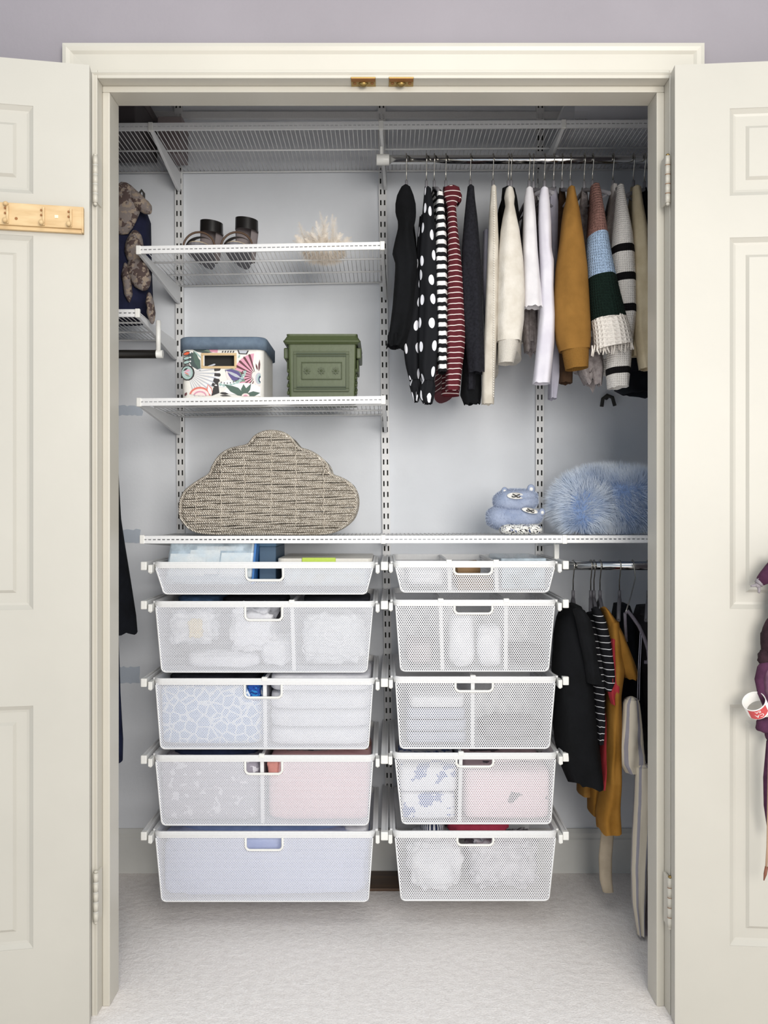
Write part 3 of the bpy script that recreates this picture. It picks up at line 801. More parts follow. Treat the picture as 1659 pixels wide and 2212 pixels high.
    for k in range(10):
        a = math.radians(-110 + k*11); disc(830 + 275*math.cos(a), 600 - 250*math.sin(a), 26, 22, 8, 8); disc(830 + 240*math.cos(a), 600 - 215*math.sin(a), 10, 10, 5, 6)
    # lower green leaves, black rays, coral bloom
    disc(1090, 1010, 330, 200, 0, 16, 0, 180)
    for x, y, w in ((790, 830, 46), (900, 850, 40), (1080, 830, 42), (1195, 820, 30), (1330, 960, 46)): leaf(1090, 1010, x, y, w, 4)
    disc(1110, 1005, 60, 40, 13, 10); disc(1110, 1010, 34, 26, 2, 8)
    poly([(700, 780), (620, 780), (690, 850), (630, 880), (600, 1005), (720, 960)], 5)
    leaf(725, 960, 860, 975, 18, 5); leaf(725, 1000, 900, 1008, 14, 5)
    disc(430, 1000, 160, 130, 7, 18, 0, 180); disc(430, 1003, 135, 105, 13, 18, 0, 180); disc(430, 1005, 100, 75, 2, 14, 0, 180); disc(430, 1008, 80, 55, 13, 14, 0, 180)
    leaf(600, 1000, 545, 830, 40, 7); leaf(600, 1000, 550, 845, 28, 0)
    poly([(990, 320), (1160, 330), (1130, 385), (1010, 380)], 5); poly([(1005, 320), (1140, 330), (1115, 372), (1025, 368)], 1)
    leaf(1000, 440, 1030, 390, 14, 8)
    for k in range(5): leaf(760 + k*40, 360, 780 + k*40, 330, 10, 5)
    leaf(205, 1005, 235, 950, 18, 3)
    pr.build('floral_print', mats, t)
    return t
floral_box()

# --- olive green chest with embossed panel
def green_box():
    t = thing('storage_chest', 'olive green chest with embossed flower panel and flared lid', 'chest')
    g = plain('olive_plastic', '#4c5637', 0.42, 0, 0.15, 90); g2 = plain('olive_recess', '#454e31', 0.5)
    yf, yb = -0.345, -0.165; x0, x1 = ax(622, yf), ax(769, yf); z0, zt = S3, az(744, yf)
    b = MB(); b.loft([[(p[0], p[1], z) for p in rrect(x0 - s, x1 + s, yf - s, yb + s, 0.006, 3)] for z, s in ((z0, -0.003), (zt, 0.0))], smooth=False); b.build('body', g, t)
    lid = MB()
    for_ = [(zt, 0.004), (zt + 0.005, 0.011), (zt + 0.008, 0.012), (zt + 0.010, 0.010), (az(726, yf), 0.003), (az(722, yf), 0.004), (az(721.5, yf), 0.001)]
    lid.loft([[(p[0], p[1], z) for p in rrect(x0 - s, x1 + s, yf - s, yb + s, 0.008, 3)] for z, s in for_], smooth=False); lid.build('lid', g, t)
    def frame(px0, px1, py0, py1, w, d, nm):
        a, c, u, l = ax(px0, yf), ax(px1, yf), az(py0, yf), az(py1, yf)
        m = MB(); y = yf - d
        m.box(a, c, y, yf, u - w, u); m.box(a, c, y, yf, l, l + w); m.box(a, a + w, y, yf, l + w, u - w); m.box(c - w, c, y, yf, l + w, u - w)
        m.build(nm, g2, t, bevel=0.0008)
    frame(634, 754, 759, 846, 0.0085, 0.0022, 'raised_border'); frame(651, 739, 782, 820, 0.0022, 0.0022, 'raised_border')
    for z in (764.0, 769.0, 836.0, 841.0):
        MB().box(ax(640, yf), ax(748, yf), yf - 0.0030, yf - 0.0015, az(z + 1.1, yf), az(z - 1.1, yf)).build('border_groove', M['olive_dark'] if 'olive_dark' in M else M.setdefault('olive_dark', plain('olive_groove', '#36422c', 0.6)), t)
    for px in (663, 694, 725):
        c = at(px, 801, yf - 0.001)
        f = MB()
        for k in range(8):
            a = 2*PI*k/8; R = 0.0105
            p1 = Vector((c.x + R*math.cos(a), yf - 0.001, c.z + R*math.sin(a)))
            m1 = (c + p1) / 2 + Vector((0, -0.0022, 0)); s = Vector((-math.sin(a), 0, math.cos(a))) * 0.0026
            f.add([c, m1 + s, p1, m1 - s], [(0, 1, 2, 3)])
        f.ball((c.x, yf - 0.001, c.z), 0.003, 0.003, 0.003, 8, 6)
        f.build('embossed_flower', g2, t)
    for s, xx in ((-1, x0), (1, x1)):
        h = MB(); y0 = (yf + yb)/2 - 0.07
        h.box(xx, xx + s*0.013, y0, y0 + 0.12, az(772, yf), az(748, yf)); h.box(xx, xx + s*0.006, y0 + 0.01, y0 + 0.11, az(800, yf), az(772, yf))
        h.build('side_handle', g, t, bevel=0.003)
        for k in range(7):
            MB().ball((xx, yf + 0.008 + 0.02 * (k % 2), az(800 + k*8, yf)), 0.0035, 0.009, 0.006, 8, 6).build('side_ornament', g2, t)
green_box()

# --- cloud-shaped woven basket
def cloud():
    t = thing('cloud_basket', 'cloud-shaped basket woven from silvery beige rope', 'basket')
    S = 1659/620.0
    oc = [(400,1240),(405,1180),(430,1130),(470,1095),(520,1062),(570,1030),(590,985),(625,930),(680,890),(750,872),(795,858),(830,815),(880,788),(935,782),(990,792),(1030,815),(1060,850),(1090,880),(1150,900),(1200,930),(1245,975),(1270,1030),(1330,1055),(1385,1090),(1412,1140),(1418,1200),(1400,1270),(1360,1320),(1290,1362),(1200,1376),(1000,1379),(700,1378),(560,1374),(480,1358),(430,1320),(405,1280)]
    yf, yb = -0.335, -0.205
    pts = [(ax(240 + u/S, yf), az(640 + v/S, yf)) for u, v in oc]
    zmin = min(p[1] for p in pts); dz = S4 + 0.004 - zmin
    pts = [(x, z + dz * max(0, 1 - (z - zmin)/0.06)) for x, z in pts]
    # smooth closed outline
    def cr(p0, p1, p2, p3, s):
        return tuple(0.5*((2*p1[i]) + (-p0[i]+p2[i])*s + (2*p0[i]-5*p1[i]+4*p2[i]-p3[i])*s*s + (-p0[i]+3*p1[i]-3*p2[i]+p3[i])*s**3) for i in (0, 1))
    n = len(pts); out = []
    for i in range(n):
        for k in range(4): out.append(cr(pts[i-1], pts[i], pts[(i+1) % n], pts[(i+2) % n], k/4))
    cx = sum(p[0] for p in out)/len(out); cz = sum(p[1] for p in out)/len(out)
    m, nt, b = new_mat('silver_rope')
    sp = N(nt, 'ShaderNodeSeparateXYZ'); nt.links.new(coords(nt), sp.inputs[0])
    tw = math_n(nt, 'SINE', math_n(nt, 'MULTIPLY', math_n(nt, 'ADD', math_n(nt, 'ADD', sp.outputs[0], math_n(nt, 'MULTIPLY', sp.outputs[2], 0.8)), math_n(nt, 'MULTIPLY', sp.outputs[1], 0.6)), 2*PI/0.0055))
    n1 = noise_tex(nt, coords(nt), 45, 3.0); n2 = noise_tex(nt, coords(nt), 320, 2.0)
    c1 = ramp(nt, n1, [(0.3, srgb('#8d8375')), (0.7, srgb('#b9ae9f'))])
    g = math_n(nt, 'GREATER_THAN', math_n(nt, 'ADD', math_n(nt, 'MULTIPLY', tw, 0.12), n2), 0.56)  # pale flecks put glints into the rope colour
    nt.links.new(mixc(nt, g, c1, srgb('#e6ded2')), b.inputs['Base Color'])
    b.inputs['Roughness'].default_value = 0.38; b.inputs['Metallic'].default_value = 0.25
    add_bump(nt, b, tw, 0.5, 0.003)
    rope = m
    def span(z):
        xs = []
        for i in range(len(out)):
            a, c = out[i], out[(i+1) % len(out)]
            if (a[1] - z) * (c[1] - z) < 0: xs.append(a[0] + (c[0]-a[0]) * (z-a[1])/(c[1]-a[1]))
        return (min(xs), max(xs)) if len(xs) >= 2 else None
    rnd = random.Random(4)
    for side, y0, nm in ((0, yf, 'front_weave'), (1, yb, 'back_weave')):
        mb = MB(); z = S4 + 0.006; zt = max(p[1] for p in out); i = 0
        while z < zt - 0.002:
            s = span(z)
            if s:
                x0, x1 = s; k = max(6, int((x1-x0)/0.013)); line = []
                for j in range(k+1):
                    u = j/k; x = lerp(x0, x1, u)
                    wig = 0.0022*noise.noise(Vector((x*16, z*40, side*5))) + 0.0012*math.sin(i*1.7 + x*30)
                    bul = 0.016*(1-(2*u-1)**4)*min(1, (zt-z)/0.05)*min(1, (z-S4)/0.04 + 0.25)
                    wv = 0.0011*math.cos(PI*i + x*PI/0.027)
                    line.append((x, y0 + (-bul if side == 0 else bul) + wv, z + wig))
                mb.tube(line, 0.0031, 6)
            z += 0.0053; i += 1
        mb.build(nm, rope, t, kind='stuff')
    rim = MB()
    for k, y in enumerate((yf, yb)):
        rim.tube([(x, y, max(z, S4 + 0.0045)) for x, z in out], 0.0046, 7, closed=True)
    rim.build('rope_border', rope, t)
    sd = MB()
    for k in range(1, 12):
        y = lerp(yf, yb, k/12)
        q = [(cx + (x-cx)*0.988, y, max(cz + (z-cz)*0.988, S4 + 0.0045)) for x, z in out]
        sd.tube(q, 0.0048, 5, closed=True)
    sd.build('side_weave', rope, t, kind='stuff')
    wp = MB()
    for px in (425, 480, 530, 588, 640, 700):
        x = ax(px, yf); zs = [z for z in [S4 + 0.005 + 0.004*i for i in range(80)] if (span(z) and span(z)[0] < x < span(z)[1])]
        if zs:
            k = len(zs)
            wp.tube([(x + 0.002*math.sin(i), yf - 0.0175*min(1, 0.3 + 6*min(i, k-1-i)/k) + 0.0018*(-1)**i, z) for i, z in enumerate(zs)], 0.0013, 5)
    wp.build('warp_wire', plain('pale_wire', '#c9bfb0', 0.4, 0.3), t)
cloud()

# --- black ankle-cuff sandals
def sandal(px, dpx, z_cuff_px, lab):
    t = thing('sandal', lab, 'shoe', 'black ankle-cuff sandals')
    blk = M.setdefault('patent', plain('black_patent', '#1f1d1c', 0.28)); gry = M.setdefault('lining_grey', plain('grey_lining', '#8a8080', 0.7)); tan = M.setdefault('brown_edge', plain('brown_leather_edge', '#5a4433', 0.5)); beige = M.setdefault('footbed', plain('beige_footbed', '#b9a990', 0.7))
    sole_m = M.setdefault('sole_grey', plain('grey_rubber_sole', '#77757a', 0.8))
    yc = -0.215; x = ax(px, yc)
    # sole outline: toe to the front
    out = []
    for i in range(28):
        a = 2*PI*i/28; u = math.cos(a); w = 0.037 + 0.006*u
        out.append((x + dpx + w*math.sin(a)*(0.80 + 0.2*u), -0.275 - 0.112*u))
    MB().prism(out, lambda p: (p[0], p[1], S2), lambda p: (p[0], p[1], S2 + 0.012)).build('sole', sole_m, t)
    fb = [(x + dpx + (p[0]-x-dpx)*0.95, -0.275 + (p[1]+0.275)*0.95) for p in out]
    MB().prism(fb, lambda p: (p[0], p[1], S2 + 0.012), lambda p: (p[0], p[1], S2 + 0.016 + 0.018*max(0, (p[1] + 0.32)/0.15))).build('footbed', beige, t)
    # thin toe strap arch
    mb = MB(); mb.tube([(x + dpx - 0.041*math.cos(PI*i/14), -0.335, S2 + 0.012 + 0.040*math.sin(PI*i/14)) for i in range(15)], 0.0028, 6); mb.build('toe_strap', tan, t)
    mb = MB(); q = [( -0.038*math.cos(PI*i/14), 0.030*math.sin(PI*i/14)) for i in range(15)]
    mb.loft([[(x + dpx + a, -0.325, S2 + 0.014 + b_) for a, b_ in q], [(x + dpx + a*0.98, -0.285, S2 + 0.018 + b_*1.1) for a, b_ in q]], closed=False); mb.build('vamp', blk, t)
    # heel counter rising to the cuff
    zc = az(z_cuff_px, yc); R = 0.0315; 
    cnt = MB(); rings = []
    for k in range(6):
        s = k/5; z = lerp(S2 + 0.014, zc - 0.012, s); rr = lerp(0.026, R*0.97, s)
        rings.append([(x + dpx*(1-s) + rr*math.cos(lerp(-0.35*PI, 1.15*PI, j/14) ), yc + 0.02*(1-s) + rr*0.9*math.sin(lerp(-0.10*PI, 1.1*PI, j/14)), z) for j in range(15)])
    cnt.loft(rings, closed=False); cnt.build('heel_counter', gry, t)
    # cuff: open tube, black outside, grey inside
    cf = MB(); h = 0.031
    def ring(r, z, tilt): return [(x + r*math.cos(2*PI*j/28), yc + r*0.92*math.sin(2*PI*j/28), z + tilt*math.cos(2*PI*j/28)) for j in range(28)]
    tl = -0.004 if dpx < 0 else -0.003
    cf.loft([ring(R, zc - h/2, tl), ring(R*0.98, zc + h/2, tl)], 0, caps=False)
    cf.loft([ring(R*0.98, zc + h/2, tl), ring(R*0.91, zc + h/2, tl)], 0, caps=False)
    cf.loft([ring(R*0.91, zc + h/2, tl), ring(R*0.93, zc - h/2, tl)], 1, caps=False)
    cf.loft([ring(R*0.93, zc - h/2, tl), ring(R, zc - h/2, tl)], 0, caps=False)
    cf.build('ankle_cuff', [blk, gry], t)
sandal(457, -0.010, 493, 'black ankle-cuff sandal on the upper shelf, left of its pair')
sandal(533, -0.008, 487, 'black ankle-cuff sandal on the upper shelf, right of its pair beside the feathers')

# --- tuft of cream feathers
def feathers():
    t = thing('feather_tuft', 'loose tuft of cream feathers lying on the shoe shelf', 'feathers')
    rnd = random.Random(11); m = cloth('cream_feather', '#efe6da', '#dccfbf', 60, 900, 0.1, 0.9, 0.4)
    c = at(700, 527, -0.27); c.z = S2
    core = MB(); core.ball((c.x, c.y, S2 + 0.018), 0.050, 0.048, 0.017, 18, 10, disp=lambda p, d: d.normalized() * 0.010*noise.noise(p*60)); core.build('down', m, t); fz = MB(); strands(fz, surf_samples(core, 3500, rnd), 0.020, 0.0004, rnd, 0.3, 2, 0.7); fz.build('fluff', m, t, kind='stuff')
    tips = [(690,455),(724,462),(733,470),(712,480),(640,478),(650,495),(668,500),(636,520),(690,478),(745,505),(758,520),(700,500),(660,512),(720,495),(740,515),(680,490),(705,465),(650,515),(730,500),(752,512)]
    for k, (px, py) in enumerate(tips + [(rnd.uniform(640, 758), rnd.uniform(500, 528)) for _ in range(26)]):
        yy = rnd.uniform(-0.33, -0.21); tip = at(px, py, yy); tip.z = max(tip.z, S2 + 0.004)
        root = Vector((lerp(c.x, tip.x, 0.35), lerp(c.y, yy, 0.4), S2 + 0.008))
        mb = MB(); n = 9; d = tip - root; sidev = d.cross(Vector((0, 1, 0.2))).normalized()
        ctr = []
        for i in range(n+1):
            s = i/n; p = root.lerp(tip, s) + Vector((0.008*math.sin(s*PI + k), 0.006*math.sin(s*3 + k), 0.004*math.sin(s*PI)))
            ctr.append(p)
        mb.tube(ctr, [0.0006*(1-i/n) + 0.0002 for i in range(n+1)], 4)
        for i in range(2, n+1):
            for s in (-1, 1):
                for q in range(4):
                    p = ctr[i-1].lerp(ctr[i], q/4); L = 0.012*math.sin(PI*min(1, (i+q/4)/n*0.92))*rnd.uniform(0.7, 1.2) + 0.002
                    e = p + sidev*s*L + d.normalized()*L*0.8 + Vector((rnd.uniform(-1,1), rnd.uniform(-1,1), rnd.uniform(-1,1)))*0.0015
                    w = d.normalized()*0.0007
                    mb.add([p - w, p + w, e], [(0, 1, 2)])
        mb.build('feather', m, t)
feathers()

# --- fuzzy blue animal socks, two folded pairs with a patterned pair below
def socks():
    rnd = random.Random(5)
    fz = fur_mat('sock_fuzz', '#98a3bb', '#bcc5d6'); body_m = cloth('sock_blue', '#a0aac0', '#8c98b2', 30, 500, 0.3)
    inner = cloth('sock_white', '#e9e7e2', '#d8d6d2', 40, 700, 0.3); navy = cloth('sock_navy', '#46557f', '#38466c', 40); ink = M.setdefault('ink', plain('black_thread', '#1c1a1c', 0.7))
    y = -0.315
    def sock(lab, parts, z_add, faces, ears):
        t = thing('folded_sock', lab, 'sock', 'fuzzy blue socks stacked on the long shelf')
        b = MB()
        for px, py, rpx, rpy, yy in parts:
            c = at(px, py, y + yy); c.z += z_add; k = (y - CAM.y)/FPX
            b.ball(c, rpx*k, 0.045, rpy*k, 22, 14, e=0.85, disp=lambda p, d: d.normalized()*0.0022*noise.noise(p*70))
        b.build('body', body_m, t)
        fm = MB(); strands(fm, surf_samples(b, 4200, rnd), 0.0045, 0.00035, rnd, 0.2, 1, 0.6); fm.build('fuzz', fz, t, kind='stuff')
        for px, py, r in ears:
            c = at(px, py, y - 0.02); c.z += z_add; e = MB(); e.ball(c, r, r*0.6, r*1.15, 12, 8); e.build('ear', body_m, t)
            e = MB(); e.ball(c + Vector((0, -r*0.35, -0.001)), r*0.55, r*0.35, r*0.6, 10, 6); e.build('inner_ear', inner, t)
        for px, py, w, h, tilt in faces:
            c = at(px, py, y - 0.054); c.z += z_add
            R = Matrix.Rotation(tilt, 3, 'Y')
            mb = MB(); mb.prism([((w*math.cos(2*PI*i/20)), h*math.sin(2*PI*i/20)) for i in range(20)], lambda p: c + R @ Vector((p[0], 0.012*(p[0]/w)**2 - 0.001, p[1])), lambda p: c + R @ Vector((p[0], 0.012*(p[0]/w)**2 + 0.006, p[1])))
            fc = mb.build('muzzle', inner, t)
            mk = MB()
            for s in (-1, 1):
                mk.tube([c + R @ Vector((s*a*w, -0.0018 + 0.012*a*a, b_*h)) for a, b_ in ((0.0, -0.05), (0.18, 0.22), (0.42, 0.46))], 0.0013, 5)
                mk.tube([c + R @ Vector((s*a*w, -0.0018 + 0.012*a*a, b_*h)) for a, b_ in ((0.0, -0.05), (0.16, -0.38), (0.36, -0.40), (0.5, -0.12))], 0.0013, 5)
            mk.build('stitched_mouth', ink, fc)
    t = thing('folded_sock', 'white and navy patterned sock edge at the bottom of the sock pile', 'sock', 'fuzzy blue socks stacked on the long shelf')
    pm = blotch('navy_white_knit', '#ecebe6', '#4a5a86', 95, 0.60, '#2c2a2e')
    for px, rpx in ((1098, 22), (1122, 20), (1148, 20)):
        c = at(px, 1148, y); k = (y - CAM.y)/FPX; mb = MB(); mb.ball((c.x, y - 0.016, S4 + 0.0155), rpx*k, 0.040, 0.0150, 20, 12, e=0.8, disp=lambda p, d: d.normalized()*0.0012*noise.noise(p*120)); mb.build('fold', pm, t)
    sock('light blue fuzzy sock in the middle of the pile, ear sticking out right', [(1112, 1117, 60, 22, 0.0), (1085, 1118, 36, 26, 0.004)], 0.0, [(1146, 1103, 0.021, 0.0065, 0.22)], [(1171, 1106, 0.0085)])
    sock('light blue fuzzy sock with a stitched animal face on top of the pile', [(1113, 1082, 49, 24, 0.0), (1117, 1072, 44, 16, -0.002)], 0.0, [(1115, 1071, 0.0220, 0.0085, 0.05)], [(1090, 1060, 0.0085), (1147, 1056, 0.0105)])
socks()

# --- blue fluffy cushion
def cushion():
    t = thing('fluffy_cushion', 'light blue long-fur cushion on the right end of the long shelf', 'cushion')
    rnd = random.Random(8); fm = fur_mat('blue_fur', '#a3b6d3', '#e6edf5')
    c = Vector((ax(1325, -0.27), -0.235, S4 + 0.082))
    b = MB(); b.ball(c, 0.145, 0.105, 0.080, 30, 20, e=0.78, disp=lambda p, d: d.normalized()*0.012*noise.noise(p*14))
    b.ball((c.x - 0.075, c.y - 0.055, S4 + 0.068), 0.062, 0.062, 0.066, 20, 14, e=0.9)
    b.build('cover', cloth('blue_plush', '#8fa6cc', '#7d95bf', 20), t)
    sm = surf_samples(b, 30000, rnd)
    pn = []
    for p, n_ in sm:
        w = noise.noise_vector(p*11)*0.9
        d = (n_ + Vector((w.x, w.y, w.z*0.8)) + Vector((0, 0, 0.12))).normalized()
        if p.z + d.z*0.02 < S4 + 0.004: d.z = abs(d.z); d.normalize()
        if p.z < S4 + 0.012: p = p + Vector((0, 0, 0.012))
        pn.append((p, d))
    f = MB(); strands(f, pn, 0.034, 0.00055, rnd, 0.35, 3, 0.25)
    for v in f.v: v.z = max(v.z, S4 + 0.001)
    f.build('fur', fm, t, kind='stuff')
cushion()

# --- dark patterned bag by the left jamb
def bag():
    t = thing('patterned_bag', 'navy bag with puffy grey-brown patches on the left side shelf', 'bag')
    nv = cloth('navy_canvas', '#20233c', '#171a2c', 20, 700, 0.3); mm = blotch('grey_brown_plush', '#756c68', '#4a3c39', 38, 0.52, '#8a7c6e')
    y = -0.26; x1 = ax(324, y)
    b = MB(); rings = []
    for z, w, d in ((SL + 0.001, 0.15, 0.075), (SL + 0.02, 0.165, 0.085), (SL + 0.15, 0.16, 0.08), (SL + 0.27, 0.158, 0.078), (SL + 0.32, 0.14, 0.065), (SL + 0.345, 0.10, 0.04)):
        cx = x1 - 0.16
        rings.append([(cx + math.copysign(abs(math.cos(a))**0.6, math.cos(a))*w, y + math.copysign(abs(math.sin(a))**0.7, math.sin(a))*d + 0.004*noise.noise(Vector((a*3, z*20, 0))), z) for a in [2*PI*k/28 for k in range(28)]])
    b.loft(rings); b.build('body', nv, t)
    for px, py, rx, rz, tilt, nm in ((262, 452, 38, 56, 0.2, 'puffy_patch'), (303, 436, 14, 34, -0.75, 'puffy_patch'), (290, 535, 20, 34, 0.1, 'puffy_patch'), (300, 592, 22, 38, -0.35, 'puffy_patch'), (275, 610, 10, 42, -0.1, 'puffy_patch'), (325, 665, 9, 32, -0.1, 'puffy_patch')):
        k = (y - CAM.y)/FPX; c = at(px, py, y - 0.075); m = MB()
        m.ball((0, 0, 0), rx*k, 0.018, rz*k, 16, 10, disp=lambda p, d: d.normalized()*0.005*noise.noise((p + c)*55))
        m.xf(Matrix.Translation(c) @ Matrix.Rotation(tilt, 4, 'Y')); m.build(nm, mm, t)
    p = at(306, 418, y); mb = MB(); mb.tube([(p.x - 0.006, y, p.z - 0.035), (p.x - 0.006, y, p.z), (p.x, y, p.z + 0.009), (p.x + 0.006, y, p.z), (p.x + 0.006, y, p.z - 0.035)], 0.0035, 6); mb.build('hang_loop', M['dark'], t)
bag()

# --- things on the top shelf
t = thing('wire_basket', 'white mesh basket on the top shelf at the far right', 'basket')
x0, x1, y0, y1, z0 = 0.50, 0.90, -0.31, -0.05, S1 + 0.006
for q, nm, a, b_ in (([(x0, y0, z0), (x1, y0, z0), (x1, y0, z0 + 0.11), (x0, y0, z0 + 0.11)], 'front_sheet', 0, 2), ([(x0, y0, z0), (x0, y1, z0), (x0, y1, z0 + 0.11), (x0, y0, z0 + 0.11)], 'side_sheet', 1, 2), ([(x1, y0, z0), (x1, y1, z0), (x1, y1, z0 + 0.11), (x1, y0, z0 + 0.11)], 'side_sheet', 1, 2), ([(x0, y1, z0), (x1, y1, z0), (x1, y1, z0 + 0.11), (x0, y1, z0 + 0.11)], 'back_sheet', 0, 2), ([(x0, y0, z0), (x1, y0, z0), (x1, y1, z0), (x0, y1, z0)], 'bottom_sheet', 0, 1)):
    MB().add(q, [(0, 1, 2, 3)], 0, [(p[a], p[b_]) for p in q], smooth=False).build(nm, M['sheet'], t)
mb = MB(); mb.tube([(x, y, z0 + 0.11) for x, y in rrect(x0, x1, y0, y1, 0.02)], 0.004, 6, closed=True); mb.build('rim', M['white'], t)
t = thing('cardboard_box', 'dark lidded box on the top shelf at the far left', 'box')
MB().box(-0.95, ax(292, -0.3), -0.30, -0.06, S1, S1 + 0.10).build('body', plain('dark_card', '#4c4648', 0.7), t, bevel=0.003)
MB().box(-0.955, ax(292, -0.3) + 0.004, -0.304, -0.056, S1 + 0.10, S1 + 0.125).build('lid', plain('dark_card_lid', '#5a5354', 0.7), t, bevel=0.003)
t = thing('flat_carton', 'low mauve-grey carton at the back of the top shelf', 'box')
MB().box(ax(342, -0.13), ax(392, -0.13), -0.13, -0.04, S1, S1 + 0.085).build('body', plain('mauve_card', '#8a7f80', 0.7), t, bevel=0.002)
MB().box(ax(342, -0.13) - 0.002, ax(392, -0.13) + 0.002, -0.132, -0.038, S1 + 0.085, S1 + 0.105).build('lid', plain('mauve_card_lid', '#958a8a', 0.7), t, bevel=0.002)

# ------------------------------------------------------------------ clothes
def interp_rows(rows, nz):
    """rows of (py, xl, xr[, extra...]) resampled by py"""
    res = []; y0, y1 = rows[0][0], rows[-1][0]
    for i in range(nz + 1):
        y = lerp(y0, y1, i / nz)
        for a, b in zip(rows, rows[1:]):
            if a[0] <= y <= b[0] or b is rows[-1]:
                s = (y - a[0]) / max(1e-6, b[0] - a[0]); s = min(1, max(0, s))
                res.append([y] + [lerp(u, v, s) for u, v in zip(a[1:], b[1:])]); break
    return res
def cloth_piece(rows, Y, dep, nz=None, folds=0.10, kf=3, seed=0, hem=0.0, scallop=0, ycurve=None, n=28, open_bottom=True, tilt=0.0):
    """one hanging piece of cloth (sleeve, body, trouser leg): rows follow its outline from top to hem, dep = half depth in metres"""
    nz = nz or max(8, int((rows[-1][0] - rows[0][0]) / 9))
    rr = interp_rows(rows, nz); rings = []; H = len(rr) - 1
    zs = []
    for i, (py, xl, xr) in enumerate(rr):
        s = i / H; yy = Y + (ycurve(s) if ycurve else 0)
        c = at((xl + xr) / 2, py, yy); a = (xr - xl) / 2 * (yy - CAM.y) / FPX
        d = dep(s) if callable(dep) else dep
        ring = []
        for j in range(n):
            th = 2 * PI * j / n
            f = 1 + folds * (0.25 + 0.75 * s) * 1.7 * (math.sin((kf + 2) * th + seed + 1.3 * math.sin(3 * s + seed)) * 0.6 + noise.noise(Vector((math.cos(th) * 1.8 + seed, math.sin(th) * 1.8, s * 6))) * 1.1)
            ct, sn = math.cos(th), math.sin(th)
            x = c.x + a * math.copysign(abs(ct) ** 0.85, ct) * (1 + (f - 1) * (1 - abs(ct)) * 0.4)
            y = yy + d * sn * f
            z = c.z
            if i == H: z += hem * noise.noise(Vector((ct * 2.2, sn * 2.2, seed + 7)))
            if i == H and scallop: z += 0.006 * abs(math.sin(scallop * th))
            z += tilt * ct * a
            ring.append((x, y, z))
        rings.append(ring); zs.append(c.z)
    mb = MB(); circ = 0.30
    uvf = lambda i, j: (circ * j / n, rings[i][j % n][2])
    mb.loft(rings, uvs=uvf, caps=False)
    # close the top; turn the hem inside so the cloth shows thickness
    top = rings[0]; cc = sum((Vector(p) for p in top), Vector()) / n
    mb.loft([[cc + (Vector(p) - cc) * 0.3 + Vector((0, 0, 0.006)) for p in top], top], caps=True, uvs=lambda i, j: (circ * j / n, top[0][2]))
    bot = rings[-1]; cb = sum((Vector(p) for p in bot), Vector()) / n
    ins = [[cb + (Vector(p) - cb) * 0.86 + Vector((0, 0, 0.001 + (Vector(p) - cb).z * 0)) for p in bot], [cb + (Vector(p) - cb) * 0.80 + Vector((0, 0, 0.03)) for p in bot]]
    mb.loft([bot] + ins, caps=False, uvs=lambda i, j: (circ * j / n, bot[0][2]))
    mb.add(ins[1], [list(range(n))], 0, [(0, bot[0][2])] * n)
    return mb
def torso(xr, yr, zr, xf, yf, half, z_sh, z_bot, thick, seed=0, nt=12, ns=16, back=1.0):
    """body of a garment hung edge-on: a lens of cloth along the hanger from the rod point towards the viewer"""
    ax_ = Vector((xf - xr, yf - yr, 0)).normalized(); nr = Vector((-ax_.y, ax_.x, 0))
    mb = MB(); sides = []
    for sg in (-1, 1):
        g = []
        for i in range(ns + 1):
            s = i / ns; row = []
            for j in range(nt + 1):
                u = -1 + 2 * j / nt
                ztop = lerp(zr, z_sh, abs(u) ** 1.2)
                z = lerp(ztop, z_bot + 0.006 * math.sin(3 * u + seed), s)
                th = thick * math.sqrt(max(0.0, 1 - u * u) + 0.04) * min(1, 0.25 + s * 2.2) * (1 + 0.25 * math.sin(4 * u + seed + 2 * s))
                p = Vector((xr, yr, 0)) + ax_ * (u * half * (0.55 + 0.45 * min(1, s * 4 + 0.4))) + nr * sg * th
                row.append((p.x, p.y, z))
            g.append(row)
        sides.append(g)
    for k, g in enumerate(sides):
        mb.loft(g, caps=False, closed=False, uvs=lambda i, j, g=g: (0.4 * j / nt, g[i][min(j, nt)][2]))
    a, b = sides
    edge = lambda idx: [[a[i][idx], b[i][idx]] for i in range(ns + 1)]
    mb.loft(edge(0), caps=False, closed=False); mb.loft(edge(nt), caps=False, closed=False)
    mb.loft([[a[0][j], b[0][j]] for j in range(nt + 1)], caps=False, closed=False); mb.loft([[a[ns][j], b[ns][j]] for j in range(nt + 1)], caps=False, closed=False)
    return mb

